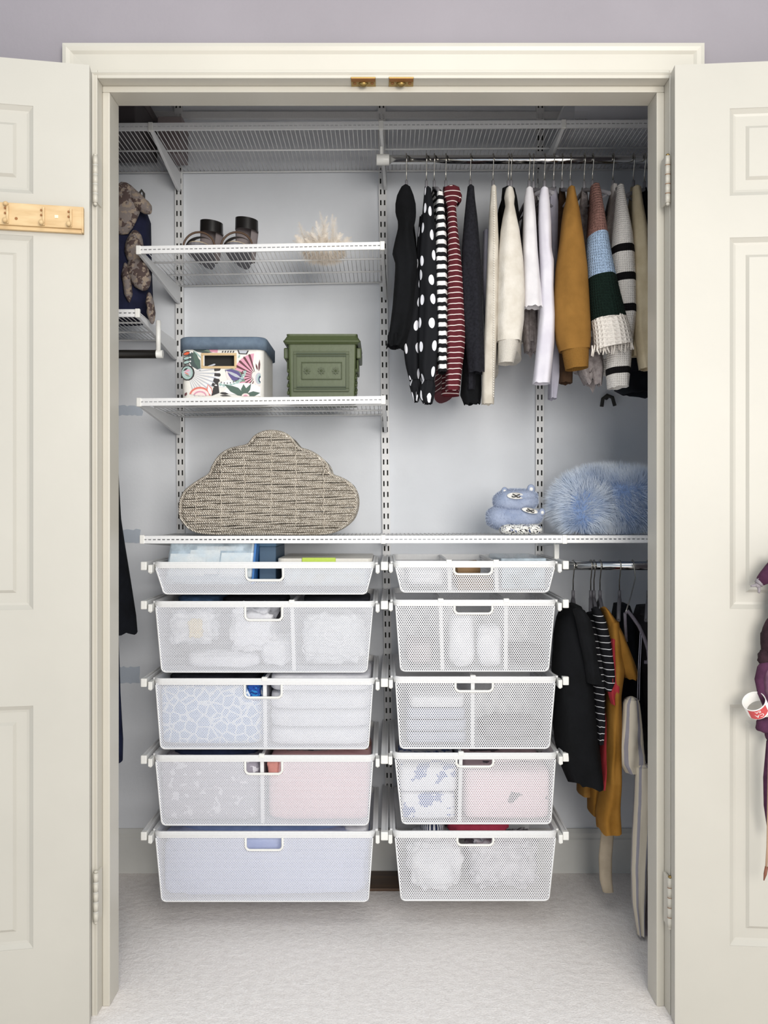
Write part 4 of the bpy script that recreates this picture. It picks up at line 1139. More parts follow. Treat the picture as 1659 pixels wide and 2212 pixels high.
def hanger(px, ry, rz, neck_py, xf_px, yf, lab, grp, plast, half=0.19, slope=0.07, rr=0.0118):
    t = thing('clothes_hanger', lab, 'hanger', grp)
    x = ax(px, ry); r = rr + 0.0035
    zn = az(neck_py, ry); xf = ax(xf_px, yf)
    pts = [(x, ry + r * math.cos(a), rz + r * math.sin(a)) for a in [math.radians(v) for v in (-20, 10, 40, 70, 100, 130, 160, 190, 215)]]
    pts += [(x, ry - 0.006, rz - rr - 0.016), (x, ry, rz - rr - 0.026), (x, ry, zn)]
    mb = MB(); mb.tube(pts, 0.0017, 6); mb.build('hook', M['hook'], t)
    d = Vector((xf - x, yf - ry, 0)).normalized()
    mb = MB(); mb.cyl((x, ry, zn + 0.012), (x, ry, zn - 0.012), 0.0042, 10); mb.build('neck', plast, t)
    c = Vector((x, ry, zn - 0.010))
    mb = MB(); line = [c - d * half + Vector((0, 0, -slope)), c - d * half * 0.5 + Vector((0, 0, -slope * 0.42)), c, c + d * half * 0.5 + Vector((0, 0, -slope * 0.42)), c + d * half + Vector((0, 0, -slope))]
    mb.tube(line, 0.0052, 8); mb.build('shoulder_arms', plast, t)
    mb = MB(); mb.tube([line[0], line[4]], 0.0032, 6); mb.build('trouser_bar', plast, t)
    return x, zn

SY = -0.435                      # depth of the near sleeves
G = 'clothes hanging on the upper rod'; HG = 'hangers on the upper rod'
def garment(name, label, cat, hook_px, sleeve, mat, tors_bot, hlabel, thick=0.022, sy=SY, dep=0.026, extra=None, back_sleeve=True, tmat=None, scallop=0, hem=0.004, folds=0.12, grp=G, cuff=None, neck=400, seed=1, sleeve2=None, tilt=0.0):
    top = sleeve[0]; xf_px = (top[1] + top[2]) / 2
    x, zn = hanger(hook_px, RY, RZ, neck, xf_px, sy + 0.03, hlabel, HG, M['greyplastic'], 0.125, 0.05)
    t = thing(name, label, cat, grp)
    z_sh = az(top[0], sy) - 0.006
    dp = lambda s: dep * (0.45 + 0.55 * min(1, s * 5))
    cloth_piece(sleeve, sy, dp, folds=folds, seed=seed, hem=hem, scallop=scallop, tilt=tilt).build('sleeve', mat, t)
    tb = az(tors_bot, RY)
    torso(x, RY, zn - 0.004, ax(xf_px, sy), sy, min(0.165, max(0.05, abs(sy - RY) * 0.96)), z_sh, tb, thick, seed).build('body', tmat or mat, t)
    if back_sleeve:
        yb = 2 * RY - sy; sh = x * 2 - ax(xf_px, sy)
        k = (yb - CAM.y) / (sy - CAM.y)
        off = [(lerp(1106, lerp(top[0], r[0], 0.86), (sy - CAM.y)/(yb - CAM.y)), 829.5 + ((ax(r[1], sy) - ax(xf_px, sy)) + sh) * FPX / (yb - CAM.y), 829.5 + ((ax(r[2], sy) - ax(xf_px, sy)) + sh) * FPX / (yb - CAM.y)) for r in sleeve]
        cloth_piece(off, yb, dp, folds=folds, seed=seed + 3, hem=hem).build('sleeve', tmat or mat, t)
    if cuff:
        rows, cm = cuff
        cloth_piece(rows, sy - 0.001, dep * 0.95, folds=0.04, seed=seed + 1, hem=0.001, tilt=tilt).build('cuff', cm, t)
    if extra:
        for nm, rows, Y, d, mt, kw in extra: cloth_piece(rows, Y, d, **kw).build(nm, mt, t)
    return t

black = cloth('black_cotton', '#0e0f12', '#08090b', 18, 900, 0.35)
blackb = cloth('black_jersey', '#121316', '#0c0d0f', 22, 900, 0.3)
dotm = dots('polka_dots', '#121317', '#e6e6ec', 0.058, 0.22)
bw = stripes('black_white_stripe', '#17171a', '#e8e6e4', 0.0205, 0.5, 0.002)
burg = stripes('burgundy_stripe', '#551e25', '#e6d9d4', 0.0134, 0.15, 0.002)
lurex = cloth('charcoal_lurex', '#222228', '#17171c', 160, 1500, 0.5)
ivory = cloth('ivory_knit', '#c9c2b6', '#bab2a5', 30, 500, 0.4)
cream = cloth('cream_fleece', '#d8d2c8', '#cbc4b8', 30, 350, 0.5)
white = cloth('white_cotton', '#dedbdd', '#d2cfd2', 20, 900, 0.25)
whitep = cloth('white_poplin', '#dad7de', '#cecad4', 16, 900, 0.25)
mustard = cloth('mustard_fleece', '#8c6530', '#7e5a29', 18, 500, 0.3)
beige = cloth('beige_wool', '#cabb9d', '#b9a98a', 20, 450, 0.4)
greylace = cloth('grey_lace', '#a59d9c', '#857d7d', 90, 400, 0.6)
greycloth = cloth('pale_grey_cotton', '#a9a7b3', '#9a98a5', 20)
brown = cloth('brown_suede', '#4a3728', '#3b2b1f', 30)
navyblack = cloth('navy_black', '#15181f', '#0d0f14', 20)

garment('black_blouse', 'black blouse with ruffled shoulder at the left end of the upper rod', 'blouse', 878,
        [(404,867,886),(420,858,893),(440,854,898),(462,854,899),(480,860,897),(496,859,892),(520,853,896),(548,847,900),(570,854,902),(610,852,898),(660,848,893),(700,843,888),(735,838,879),(750,834,866)], black, 735, 'steel hook hanger carrying the black ruffled blouse', folds=0.22, seed=2, hem=0.012)
garment('polka_dot_blouse', 'black blouse with white polka dots and gathered cuffs', 'blouse', 921,
        [(408,917,931),(440,914,936),(500,909,941),(560,905,944),(620,906,948),(680,904,950),(740,903,948),(800,905,943),(824,912,938)], dotm, 800, 'steel hook hanger carrying the polka dot blouse', folds=0.16, seed=4,
        extra=[('sleeve', [(470,906,918),(520,901,922),(580,897,920),(640,888,916),(700,878,912),(750,871,909),(790,876,911),(822,884,908)], SY + 0.03, 0.024, dotm, dict(folds=0.16, seed=9)),
               ('cuff', [(820,888,908),(832,884,912),(855,890,908),(868,893,904)], SY + 0.03, 0.020, dotm, dict(folds=0.3, kf=7, seed=3)),
               ('cuff', [(822,912,938),(836,907,941),(858,906,938),(872,914,934)], SY, 0.022, dotm, dict(folds=0.3, kf=7, seed=5))])
garment('striped_shirt', 'black and white horizontally striped top, narrow between polka dots and burgundy', 'top', 938,
        [(416,944,957),(450,942,960),(500,941,964),(560,940,965),(620,941,966),(700,944,966),(760,945,966),(806,946,966)], bw, 780, 'steel hook hanger carrying the black and white striped top', folds=0.15, seed=6)
garment('burgundy_shirt', 'burgundy top with thin white stripes', 'top', 963,
        [(405,960,992),(418,958,996),(432,962,990),(450,966,985),(500,967,989),(560,967,996),(620,966,1001),(700,964,1006),(750,964,1004),(800,963,998),(845,962,993)], burg, 852, 'steel hook hanger carrying the burgundy striped top', folds=0.10, seed=8,
        extra=[('hem', [(800,955,990),(856,953,992)], SY + 0.05, 0.02, burg, dict(folds=0.08, seed=2)),
               ('shoulder_flap', [(412,978,990),(422,982,998),(434,985,997),(442,988,991)], SY + 0.015, 0.018, burg, dict(folds=0.1))])
garment('charcoal_dress', 'charcoal glitter-knit dress beside the burgundy top', 'dress', 1016,
        [(404,1010,1024),(430,1007,1026),(470,1003,1031),(530,998,1036),(600,996,1041),(660,998,1042),(720,1003,1044),(770,1008,1047),(806,1011,1048)], lurex, 855, 'steel hook hanger carrying the charcoal dress', folds=0.14, seed=3, tmat=lurex,
        extra=[('skirt_hem', [(780,1000,1040),(820,997,1040),(855,994,1040),(872,1003,1038)], SY + 0.05, 0.03, black, dict(folds=0.18, seed=5, hem=0.012))])
garment('ivory_cardigan', 'thin ivory cardigan with a beaded edge', 'cardigan', 1065,
        [(404,1061,1072),(450,1057,1074),(520,1054,1077),(600,1051,1076),(700,1047,1074),(800,1042,1070),(873,1040,1067)], ivory, 800, 'steel hook hanger carrying the ivory cardigan', thick=0.012, dep=0.018, folds=0.08, seed=7,
        extra=[('lining_panel', [(500,1044,1060),(600,1042,1062),(760,1048,1064)], SY + 0.06, 0.02, greycloth, dict(folds=0.1))])
bd = MB()
for k in range(84):
    p = at(lerp(1067.5, 1066, k/84), 412 + k*5.35, SY - 0.021); bd.ball(p, 0.0016, 0.0014, 0.0016, 6, 4)
bo = bd.build('bead_trim', plain('pearl_bead', '#f3eee4', 0.3), [o for o in COL.objects if o.get('label') == 'thin ivory cardigan with a beaded edge'][0])
garment('black_vest', 'black garment peeking out behind the cream sweater', 'vest', 1098,
        [(407,1085,1112),(430,1083,1117),(460,1083,1121),(490,1090,1121)], blackb, 560, 'steel hook hanger behind the cream sweater', sy=-0.36, back_sleeve=False)
garment('cream_sweater', 'cream fleece sweater with ribbed cuff', 'sweater', 1104,
        [(408,1093,1108),(424,1089,1112),(444,1092,1110),(470,1086,1115),(500,1081,1122),(560,1076,1130),(630,1073,1134),(690,1072,1132),(738,1073,1126)], cream, 775, 'steel hook hanger carrying the cream sweater', dep=0.034, folds=0.08, seed=5, hem=0.001,
        cuff=([(737,1076,1120),(750,1076,1118),(786,1076,1109)], knit('cream_rib', col='#d8d2c8', pitch=0.0045, bump=0.6, fleck=0.08)))
garment('scalloped_blouse', 'white top with scalloped lower edge', 'top', 1143,
        [(408,1136,1151),(430,1132,1154),(470,1131,1157),(540,1130,1161),(600,1131,1166),(650,1131,1172),(668,1131,1174)], white, 660, 'steel hook hanger carrying the scalloped white top', scallop=5, folds=0.08, seed=9)
garment('lace_camisole', 'grey lace top hanging low behind the scalloped white top', 'top', 1152,
        [(520,1140,1160),(660,1130,1160),(700,1128,1165),(762,1133,1160)], greylace, 740, 'steel hook hanger behind the white tops', sy=-0.30, hem=0.02, back_sleeve=False, neck=402, folds=0.25)
garment('white_shirt', 'long white shirt sleeve hanging beside the mustard sweater', 'shirt', 1176,
        [(408,1168,1184),(430,1164,1187),(480,1163,1190),(540,1165,1191),(565,1166,1196),(620,1167,1195),(680,1166,1198),(740,1160,1197),(790,1155,1192),(829,1150,1188)], whitep, 760, 'steel hook hanger carrying the long white shirt', folds=0.08, seed=2)
garment('grey_shirt', 'pale grey shirt showing behind the long white shirt', 'shirt', 1196,
        [(560,1180,1196),(700,1178,1212),(790,1186,1212),(862,1184,1202)], greycloth, 775, 'steel hook hanger behind the long white shirt', sy=-0.33, back_sleeve=False, folds=0.1)
garment('brown_vest', 'dark brown garment hem showing below the mustard sweater', 'vest', 1214,
        [(560,1205,1240),(700,1205,1240),(828,1208,1236)], brown, 800, 'steel hook hanger behind the mustard sweater', sy=-0.35, back_sleeve=False, folds=0.06, neck=402)
garment('mustard_sweater', 'mustard yellow sweatshirt with wide ribbed cuff', 'sweater', 1232,
        [(407,1226,1241),(430,1223,1245),(452,1217,1250),(480,1213,1254),(520,1209,1260),(580,1200,1268),(640,1196,1272),(700,1197,1275),(735,1201,1276),(757,1208,1274)], mustard, 770, 'steel hook hanger carrying the mustard sweatshirt', dep=0.04, folds=0.08, seed=4, hem=0.0, tilt=0.10,
        cuff=([(756,1214,1271),(772,1217,1271),(797,1222,1270)], knit('mustard_rib', col='#8c6530', pitch=0.0045, bump=0.6, fleck=0.08)))
zz = lambda p: az(p, SY)
zc_ = lambda p: az(p, SY + 0.035)
cb = knit('colour_block_knit', [(zz(900), '#ece5dc'), (zz(692), '#14241e'), (zz(600), '#a3bad6'), (zz(512), '#8a675f')], pitch=0.0085, zr=(zz(900), zz(380)), tilt=-0.004, bump=1.0, fleck=0.5)
rib = knit('white_rib_knit', col='#ece5dc', pitch=0.013, bump=1.0, fleck=0.15)
garment('colour_block_sweater', 'chunky sweater in dusty pink, light blue, dark green and white blocks', 'sweater', 1280,
        [(401,1276,1294),(420,1275,1298),(450,1275,1301),(500,1270,1310),(540,1267,1317),(590,1270,1327),(640,1272,1339),(690,1277,1352)], cb, 735, 'steel hook hanger carrying the colour-block sweater', dep=0.042, folds=0.05, seed=3, hem=0.0, back_sleeve=False, tilt=0.20,
        cuff=([(686,1277,1350),(715,1281,1360),(750,1283,1367)], rib))
cbo = [o for o in COL.objects if o.get('label', '').startswith('chunky sweater in')][0]
fr = MB(); rnd = random.Random(3)
for k in range(16):
    a = lerp(1279, 1366, k/15); p = at(a, lerp(752, 738, k/15), SY - 0.03 + 0.02*rnd.random())
    fr.tube([p + Vector((0, 0, 0.006)), p + Vector((rnd.uniform(-.003,.003), -0.003, -0.006)), p + Vector((rnd.uniform(-.005,.005), 0, -0.012 - 0.012*rnd.random()))], 0.0022, 5)
fr.build('fringe', rib, cbo)
cs = knit('black_stripe_knit', [(zc_(900), '#ebe6e0'), (zc_(812), '#161416'), (zc_(797), '#ebe6e0'), (zc_(680), '#161416'), (zc_(664), '#ebe6e0'), (zc_(613), '#161416'), (zc_(597), '#ebe6e0'), (zc_(551), '#161416'), (zc_(536), '#ebe6e0')], pitch=0.007, zr=(zc_(900), zc_(380)), tilt=-0.002, bump=0.8, fleck=0.12)
garment('striped_cardigan', 'white knitted cardigan with black stripes near the right jamb', 'cardigan', 1324,
        [(402,1333,1346),(430,1330,1351),(470,1326,1358),(510,1322,1366),(550,1320,1370),(610,1324,1373),(680,1326,1374),(740,1312,1366),(800,1309,1361),(838,1313,1357)], cs, 760, 'steel hook hanger carrying the striped cardigan', dep=0.036, folds=0.06, seed=6, sy=SY + 0.035, tilt=0.10,
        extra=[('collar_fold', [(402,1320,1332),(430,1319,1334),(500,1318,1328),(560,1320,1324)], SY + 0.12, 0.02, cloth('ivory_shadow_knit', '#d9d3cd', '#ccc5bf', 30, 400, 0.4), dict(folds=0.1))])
garment('lace_dress', 'grey lace dress hem showing between the mustard and colour-block sweaters', 'dress', 1262,
        [(600,1255,1290),(740,1252,1300),(800,1246,1304),(832,1262,1300)], greylace, 800, 'steel hook hanger behind the colour-block sweater', sy=-0.33, hem=0.03, back_sleeve=False, folds=0.3, neck=402)
garment('beige_sweater', 'beige wool sweater half hidden at the right jamb', 'sweater', 1368,
        [(405,1367,1384),(440,1366,1388),(500,1366,1398),(560,1368,1404),(640,1370,1412),(720,1370,1412),(770,1377,1414),(798,1382,1416)], beige, 780, 'steel hook hanger carrying the beige sweater', dep=0.032, folds=0.10, seed=8, sy=SY + 0.03)
garment('black_skirt', 'black skirt hanging low behind the striped cardigan', 'skirt', 1392,
        [(500,1394,1430),(640,1380,1440),(740,1350,1440),(800,1336,1440),(842,1326,1440),(852,1345,1440)], navyblack, 800, 'steel hook hanger carrying the black skirt', sy=-0.25, dep=0.05, back_sleeve=False, folds=0.12, neck=402, hem=0.008)

# small black hook on the back wall under the upper clothes
t = thing('wall_hook', 'small black hook on the back wall below the striped cardigan', 'hook')
c = at(1313, 862, -0.02)
mb = MB(); mb.tube([c + Vector((-0.018, 0, -0.022)), c + Vector((-0.016, -0.006, 0.0)), c + Vector((-0.004, -0.008, 0.010)), c + Vector((0.012, -0.006, 0.004)), c + Vector((0.020, -0.002, -0.020))], 0.0055, 8); mb.build('hook', M['dark'], t)
mb = MB(); mb.tube([c + Vector((0, 0.019, 0.004)), c + Vector((0, -0.006, 0.008))], 0.005, 8); mb.build('stem', M['dark'], t)

# ---- lower rod
G2, HG2 = 'clothes hanging on the lower right rod', 'hangers on the lower right rod'
def low_hanger(px, xf_px, lab, neck=1285, half=0.115, plast='darkplastic', slope=0.045): return hanger(px, RY2, RZ2, neck, xf_px, SY + 0.05, lab, HG2, M[plast], half, slope)
low_hanger(1238, 1243, 'grey hanger carrying the black short-sleeved dress')
low_hanger(1276, 1276, 'grey hanger second along the lower rod')
low_hanger(1283, 1290, 'grey hanger carrying the black pinstriped top')
low_hanger(1296, 1304, 'grey hanger carrying the mustard dress')
low_hanger(1338, 1336, 'grey hanger carrying the black blouse on the lower rod')
low_hanger(1400, 1396, 'dark hanger on the lower rod next to the right jamb', plast='darkplastic')
t = thing('black_dress', 'black short-sleeved dress at the left end of the lower rod', 'dress', G2)
cloth_piece([(1308,1222,1252),(1330,1205,1264),(1370,1197,1270),(1450,1193,1278),(1560,1196,1288),(1640,1206,1294),(1676,1222,1296)], -0.34, lambda s: 0.07 + 0.05*s, folds=0.10, seed=2, hem=0.015).build('body', black, t)
cloth_piece([(1318,1238,1262),(1340,1244,1276),(1380,1252,1284),(1430,1262,1290),(1474,1268,1300)], -0.44, 0.032, folds=0.12, seed=4).build('sleeve', blackb, t)
t = thing('red_blouse', 'red top with short ruffled sleeve on the lower rod', 'top', G2)
redm = cloth('red_jersey', '#a8363c', '#952c33', 22)
cloth_piece([(1320,1300,1312),(1400,1304,1319),(1480,1308,1326),(1560,1296,1315),(1640,1290,1306),(1692,1288,1301)], -0.35, 0.06, folds=0.10, seed=3).build('body', redm, t)
cloth_piece([(1380,1318,1328),(1440,1316,1332),(1490,1312,1338),(1520,1320,1334)], -0.43, 0.02, folds=0.3, seed=5).build('sleeve', redm, t)
t = thing('pinstripe_shirt', 'black top with thin white stripes on the lower rod', 'top', G2)
ps = stripes('black_pinstripe', '#121216', '#d8d8da', 0.0165, 0.10, 0.002)
cloth_piece([(1316,1278,1296),(1340,1284,1308),(1380,1292,1318),(1430,1300,1326),(1470,1306,1328),(1490,1306,1318)], -0.43, 0.026, folds=0.10, seed=7).build('sleeve', ps, t)
cloth_piece([(1326,1270,1296),(1400,1272,1304),(1480,1276,1304),(1560,1282,1302),(1600,1284,1298)], -0.38, 0.05, folds=0.08, seed=1).build('body', ps, t)
t = thing('mustard_dress', 'mustard short-sleeved dress hanging in the middle of the lower rod', 'dress', G2)
mus2 = cloth('mustard_crepe', '#94692c', '#845b20', 16, 700, 0.3)
cloth_piece([(1316,1300,1312),(1340,1306,1330),(1370,1316,1346),(1400,1324,1358),(1436,1332,1372),(1458,1346,1378),(1464,1352,1374)], -0.41, 0.034, folds=0.14, seed=9, hem=0.006).build('sleeve', mus2, t)
cloth_piece([(1340,1304,1332),(1440,1308,1346),(1500,1310,1336),(1600,1308,1337),(1700,1300,1337),(1760,1289,1338),(1788,1291,1338)], -0.39, 0.06, folds=0.14, seed=5, hem=0.008).build('skirt', mus2, t)
cloth_piece([(1640,1272,1300),(1700,1272,1296),(1752,1272,1292)], -0.30, 0.05, folds=0.12, seed=6).build('back_hem', mus2, t)
t = thing('brown_blouse', 'ochre brown hem showing below the black dress', 'top', G2)
cloth_piece([(1340,1262,1285),(1500,1252,1282),(1640,1249,1278),(1711,1248,1276)], -0.27, 0.05, folds=0.08, seed=4).build('body', cloth('ochre_brown', '#8a6631', '#775527', 20), t)
t = thing('black_blouse', 'black blouse on the lower rod behind the mustard dress', 'blouse', G2)
cloth_piece([(1306,1330,1356),(1330,1324,1366),(1400,1326,1376),(1480,1330,1386),(1560,1340,1392)], -0.24, 0.06, folds=0.12, seed=8).build('body', navyblack, t)
t = thing('dark_coat', 'dark grey coat on the lower rod against the right jamb', 'coat', G2)
cloth_piece([(1310,1378,1440),(1340,1366,1450),(1440,1372,1452),(1560,1384,1454),(1640,1396,1456),(1670,1404,1456)], -0.20, 0.07, folds=0.10, seed=2).build('body', cloth('dark_grey_wool', '#29272b', '#1d1c1f', 20), t)
cloth_piece([(1330,1382,1400),(1380,1384,1410),(1450,1388,1420),(1560,1392,1424)], -0.29, 0.03, folds=0.10, seed=6).build('sleeve', cloth('dark_grey_wool_sleeve', '#2c2a2e', '#201f22', 20), t)
# grey velvet hanger tilted forward, with cords holding the striped trousers
t = thing('clothes_hanger', 'tilted grey velvet hanger with thin cords above the striped trousers', 'hanger', HG2)
vel = cloth('grey_velvet', '#6e6870', '#5f5a62', 60, 900, 0.2)
hp = [(1352,1325),(1356,1320),(1366,1332),(1380,1352),(1392,1378),(1400,1404),(1402,1424),(1398,1431),(1392,1430)]
mb = MB(); mb.tube([at(a, b, -0.43) for a, b in hp], 0.0045, 8); mb.build('shoulder_loop', vel, t)
mb = MB(); mb.tube([at(1350, 1324, -0.43), at(1351, 1350, -0.425), at(1353, 1386, -0.42)], 0.004, 8); mb.build('neck', vel, t)
mb = MB()
for a, b in (((1383, 1364), (1377, 1514)), ((1386, 1368), (1381, 1514))): mb.tube([at(*a, -0.43), at((a[0]+b[0])/2 - 1, (a[1]+b[1])/2, -0.435), at(*b, -0.43)], 0.0009, 5)
mb.build('cord', greycloth, t)
mb = MB(); hx = ax(1366, RY2); mb.tube([at(1352, 1322, -0.43), at(1362, 1290, -0.36), Vector((hx, RY2 - 0.03, RZ2 - 0.03)), Vector((hx, RY2 - 0.0155, RZ2)), Vector((hx, RY2 - 0.011, RZ2 + 0.011)), Vector((hx, RY2, RZ2 + 0.0155)), Vector((hx, RY2 + 0.011, RZ2 + 0.011)), Vector((hx, RY2 + 0.0155, RZ2 - 0.004))], 0.0017, 6); mb.build('hook', M['hook'], t)
t = thing('striped_trousers', 'cream and grey striped trousers hanging almost to the carpet', 'trousers', G2)
tr = stripes('cream_grey_stripe', '#d8cdb9', '#9e9aa2', 0.052, 0.34, 0.003, axis=0)
cloth_piece([(1510,1350,1378),(1516,1346,1381),(1560,1343,1386),(1610,1337,1390),(1648,1337,1394),(1668,1350,1394)], -0.42, 0.022, folds=0.26, seed=4).build('waist_fold', tr, t)
cloth_piece([(1655,1372,1404),(1720,1370,1406),(1800,1366,1404),(1880,1364,1398),(1950,1366,1394),(2016,1376,1390)], -0.43, 0.024, folds=0.12, seed=6, hem=0.006).build('leg', tr, t)
cloth_piece([(1655,1384,1414),(1760,1388,1416),(1900,1384,1418),(2012,1380,1420)], -0.39, 0.03, folds=0.10, seed=3).build('leg', cloth('mauve_grey_cotton', '#8b8288', '#7b7279', 20), t)
t = thing('beige_scarf', 'long beige sash hanging below the mustard dress', 'sash', G2)
cloth_piece([(1500,1312,1332),(1780,1300,1328),(1850,1293,1322),(1900,1295,1322),(1926,1302,1325)], -0.30, 0.010, folds=0.06, seed=4).build('scarf_strip', cloth('beige_linen', '#b3a591', '#a39682', 20), t)

# ---- clothes under the left rod
t = thing('black_coat', 'black coat sleeve showing beside the left jamb', 'coat')
cloth_piece([(778,196,224),(800,180,240),(1000,170,252),(1120,165,259),(1180,165,268),(1260,168,281),(1330,170,292),(1366,175,295)], -0.30, 0.07, folds=0.06, seed=2, hem=0.012).build('body', navyblack, t)
t = thing('navy_trousers', 'sliver of navy trousers low beside the left jamb', 'trousers')
cloth_piece([(800,196,220),(1000,200,240),(1340,205,252),(1500,205,258),(1600,205,264),(1645,208,263)], -0.26, 0.05, folds=0.05, seed=3).build('leg', cloth('navy_twill', '#2a3050', '#20253f', 20), t)

# ------------------------------------------------------------------ what lies in the drawers
DB = {('L', i + 1): az(a[6], DY + 0.012) for i, a in enumerate(Lq)}
DB.update({('R', i + 1): az(a[6], DY + 0.012) for i, a in enumerate(Rq)})
DIM = {}
for i, a in list(enumerate(Lq)) + list(enumerate(Rq)):
    DIM[(a[0], i + 1)] = (px2x(a[2]) + 0.007, px2x(a[3]) - 0.007, ax(a[7], DY + 0.016), ax(a[8], DY + 0.016), az(a[5], DY), DB[(a[0], i + 1)])
def keep_inside(mb, k):
    """cloth stays inside its basket: clamp to the sloping sheets"""
    TL, TR, BL, BR, zb, zB = DIM[k]
    for v in mb.v:
        s = min(1, max(0, (zb - v.z) / (zb - zB)))
        v.x = min(max(v.x, lerp(TL, BL, s) + 0.004), lerp(TR, BR, s) - 0.004)
        v.y = min(max(v.y, lerp(DY + 0.004, DY + 0.016, s) + 0.004), -0.060)
        v.z = max(v.z, zB + 0.002)
    return mb
def pbox(x0, x1, y0, y1, yf, zmin):
    X0, X1 = ax(x0, yf), ax(x1, yf); zt, zb = az(y0, yf), max(az(y1, yf), zmin + 0.0025)
    return X0, X1, zb, zt
def crumple_mb(x0, x1, y0, y1, yf, yb, zmin, amp=0.012, freq=22, e=0.62, seed=0, nu=44, nv=28):
    X0, X1, zb, zt = pbox(x0, x1, y0, y1, yf, zmin)
    c = Vector(((X0+X1)/2, (yf+yb)/2, (zb+zt)/2)); rx, ry, rz = (X1-X0)/2, (yb-yf)/2, (zt-zb)/2
    am = min(amp, rx*0.35, rz*0.5)
    def disp(p, d):
        q = p*freq + Vector((seed*3.1, seed*1.7, seed))
        w_ = noise.noise_vector(q*0.6)*0.8
        v = (1 - abs(noise.noise(q + w_)))**2*1.1 + 0.55*(1 - abs(noise.noise(q*1.9 + w_)))**3 + 0.3*noise.noise(q*3.1)
        return -d.normalized() * am * (v - 0.35)
    mb = MB(); mb.ball(c, rx, ry, rz, nu, nv, e=e, disp=disp)
    return mb
def crumpled(name, label, cat, k, box, mat, yf=-0.392, yb=-0.20, amp=0.024, freq=20, e=0.5, seed=0, group='things kept in the mesh drawers'):
    o = keep_inside(crumple_mb(*box, yf, yb, DB[k], amp, freq, e, seed), k).build(name, mat)
    return tag(o, label, cat, group)
def folded(name, label, cat, k, box, n, mat, yf=-0.392, yb=-0.12, e=0.2, seed=0, group='things kept in the mesh drawers', mats=None):
    t = thing(name, label, cat, group); x0, x1, y0, y1 = box; rnd = random.Random(seed)
    X0, X1, zb, zt = pbox(x0, x1, y0, y1, yf, DB[k]); h = (zt - zb) / n
    for i in range(n):
        z = zb + h*(i+0.5); dx = rnd.uniform(-0.004, 0.002) if n > 1 else 0
        mb = MB(); mb.ball(((X0+X1)/2, (yf+yb)/2 + abs(dx), z), (X1-X0)/2 + dx, (yb-yf)/2 - abs(dx), h*0.5*0.98, 40, 12, e=e, disp=lambda p, d: d.normalized()*(-0.0035)*abs(noise.noise(p*25 + Vector((i, seed, 0)))) + Vector((0, 0, 0.0012*noise.noise(Vector((p.x*30, seed, i*3))))))
        keep_inside(mb, k).build('fold', mats[i % len(mats)] if mats else mat, t)
    return t
c_white = cloth('drawer_white_cloth', '#eeeef2', '#dcdce2', 25, 700, 0.4)
c_plastic = plain('milky_plastic', '#dcdee3', 0.3, 0, 0.3, 30)
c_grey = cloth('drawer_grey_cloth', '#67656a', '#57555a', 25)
c_dark = cloth('drawer_dark_cloth', '#33343c', '#26272e', 25)
c_yellow = cloth('yellow_scrap', '#e8d08a', '#dcc074', 40)
c_denim = cloth('dark_denim', '#3e5573', '#33475f', 60)
c_lav = cloth('lavender_bedding', '#bcc4e2', '#adb6d8', 9, 700, 0.4)
c_blue = cloth('dusty_blue_cloth', '#7f90b8', '#6c7da6', 14)
c_pink = cloth('pale_pink_cloth', '#eabfc0', '#e2b2b4', 8, 700, 0.3)
c_sal = cloth('salmon_strap', '#d99a92', '#c98a82', 30)
c_navy = cloth('navy_wool', '#2b3350', '#20273e', 30)
clear = clear_plastic('clear_bin', '#cfe0ec', 0.42, 0.15)
paper = plain('white_paper', '#f2f0ec', 0.8)

# wide column, top drawer
t = thing('storage_bin', 'clear plastic storage bin with papers in the topmost wide drawer', 'bin', 'things kept in the mesh drawers')
yf, yb = -0.392, -0.13; X0, X1, zb, zt = pbox(356, 548, 1174, 1262, yf, DB[('L', 1)])
sh = MB(); w = 0.002
def taper(y, z, s): return [(X0 - s, y), (X1 + s, y)]
rr0 = rrect(X0 - 0.002, X1 - 0.006, yf, yb, 0.008, 3); rr1 = rrect(X0 + 0.012, X1 + 0.004, yf - 0.0 + 0.004, yb, 0.008, 3)
sh.loft([[(p[0], p[1], zb) for p in rr0], [(p[0], p[1], zt) for p in rr1]], smooth=False)
sh.build('shell', clear, t)
for i, (a, b, u, v, yy) in enumerate(((362, 440, 1196, 1244, -0.385), (405, 470, 1188, 1240, -0.378), (472, 545, 1194, 1246, -0.386), (420, 520, 1180, 1215, -0.36))):
    mb = MB(); A = at(a, v, yy); B = at(b, u, yy); sk = 0.008
    mb.hexa([(A.x, yy, A.z), (B.x, yy, A.z), (B.x, yy + 0.001, A.z), (A.x, yy + 0.001, A.z), (A.x + sk, yy, B.z), (B.x + sk, yy, B.z), (B.x + sk, yy + 0.001, B.z), (A.x + sk, yy + 0.001, B.z)]); mb.build('paper', paper, t)
MB().box(X0 + 0.012, X1 - 0.01, yf + 0.02, yb - 0.01, zb + 0.004, zt - 0.02).build('contents', plain('bin_contents', '#8fa3b6', 0.7, 0, 0.3, 40), t)
mb = MB(); mb.hexa([(X1 - 0.006, yf - 0.001, zb), (X1 - 0.001, yf - 0.001, zb), (X1 - 0.001, yb, zb), (X1 - 0.006, yb, zb), (X1 + 0.002, yf + 0.003, zt), (X1 + 0.007, yf + 0.003, zt), (X1 + 0.007, yb, zt), (X1 + 0.002, yb, zt)]); mb.build('blue_edge', plain('blue_plastic', '#2f6fb4', 0.35), t)
X0, X1, zb, zt = pbox(560, 596, 1171, 1262, -0.33, DB[('L', 1)])
t = thing('blue_box', 'dark blue upright box beside the clear storage bin', 'box', 'things kept in the mesh drawers')
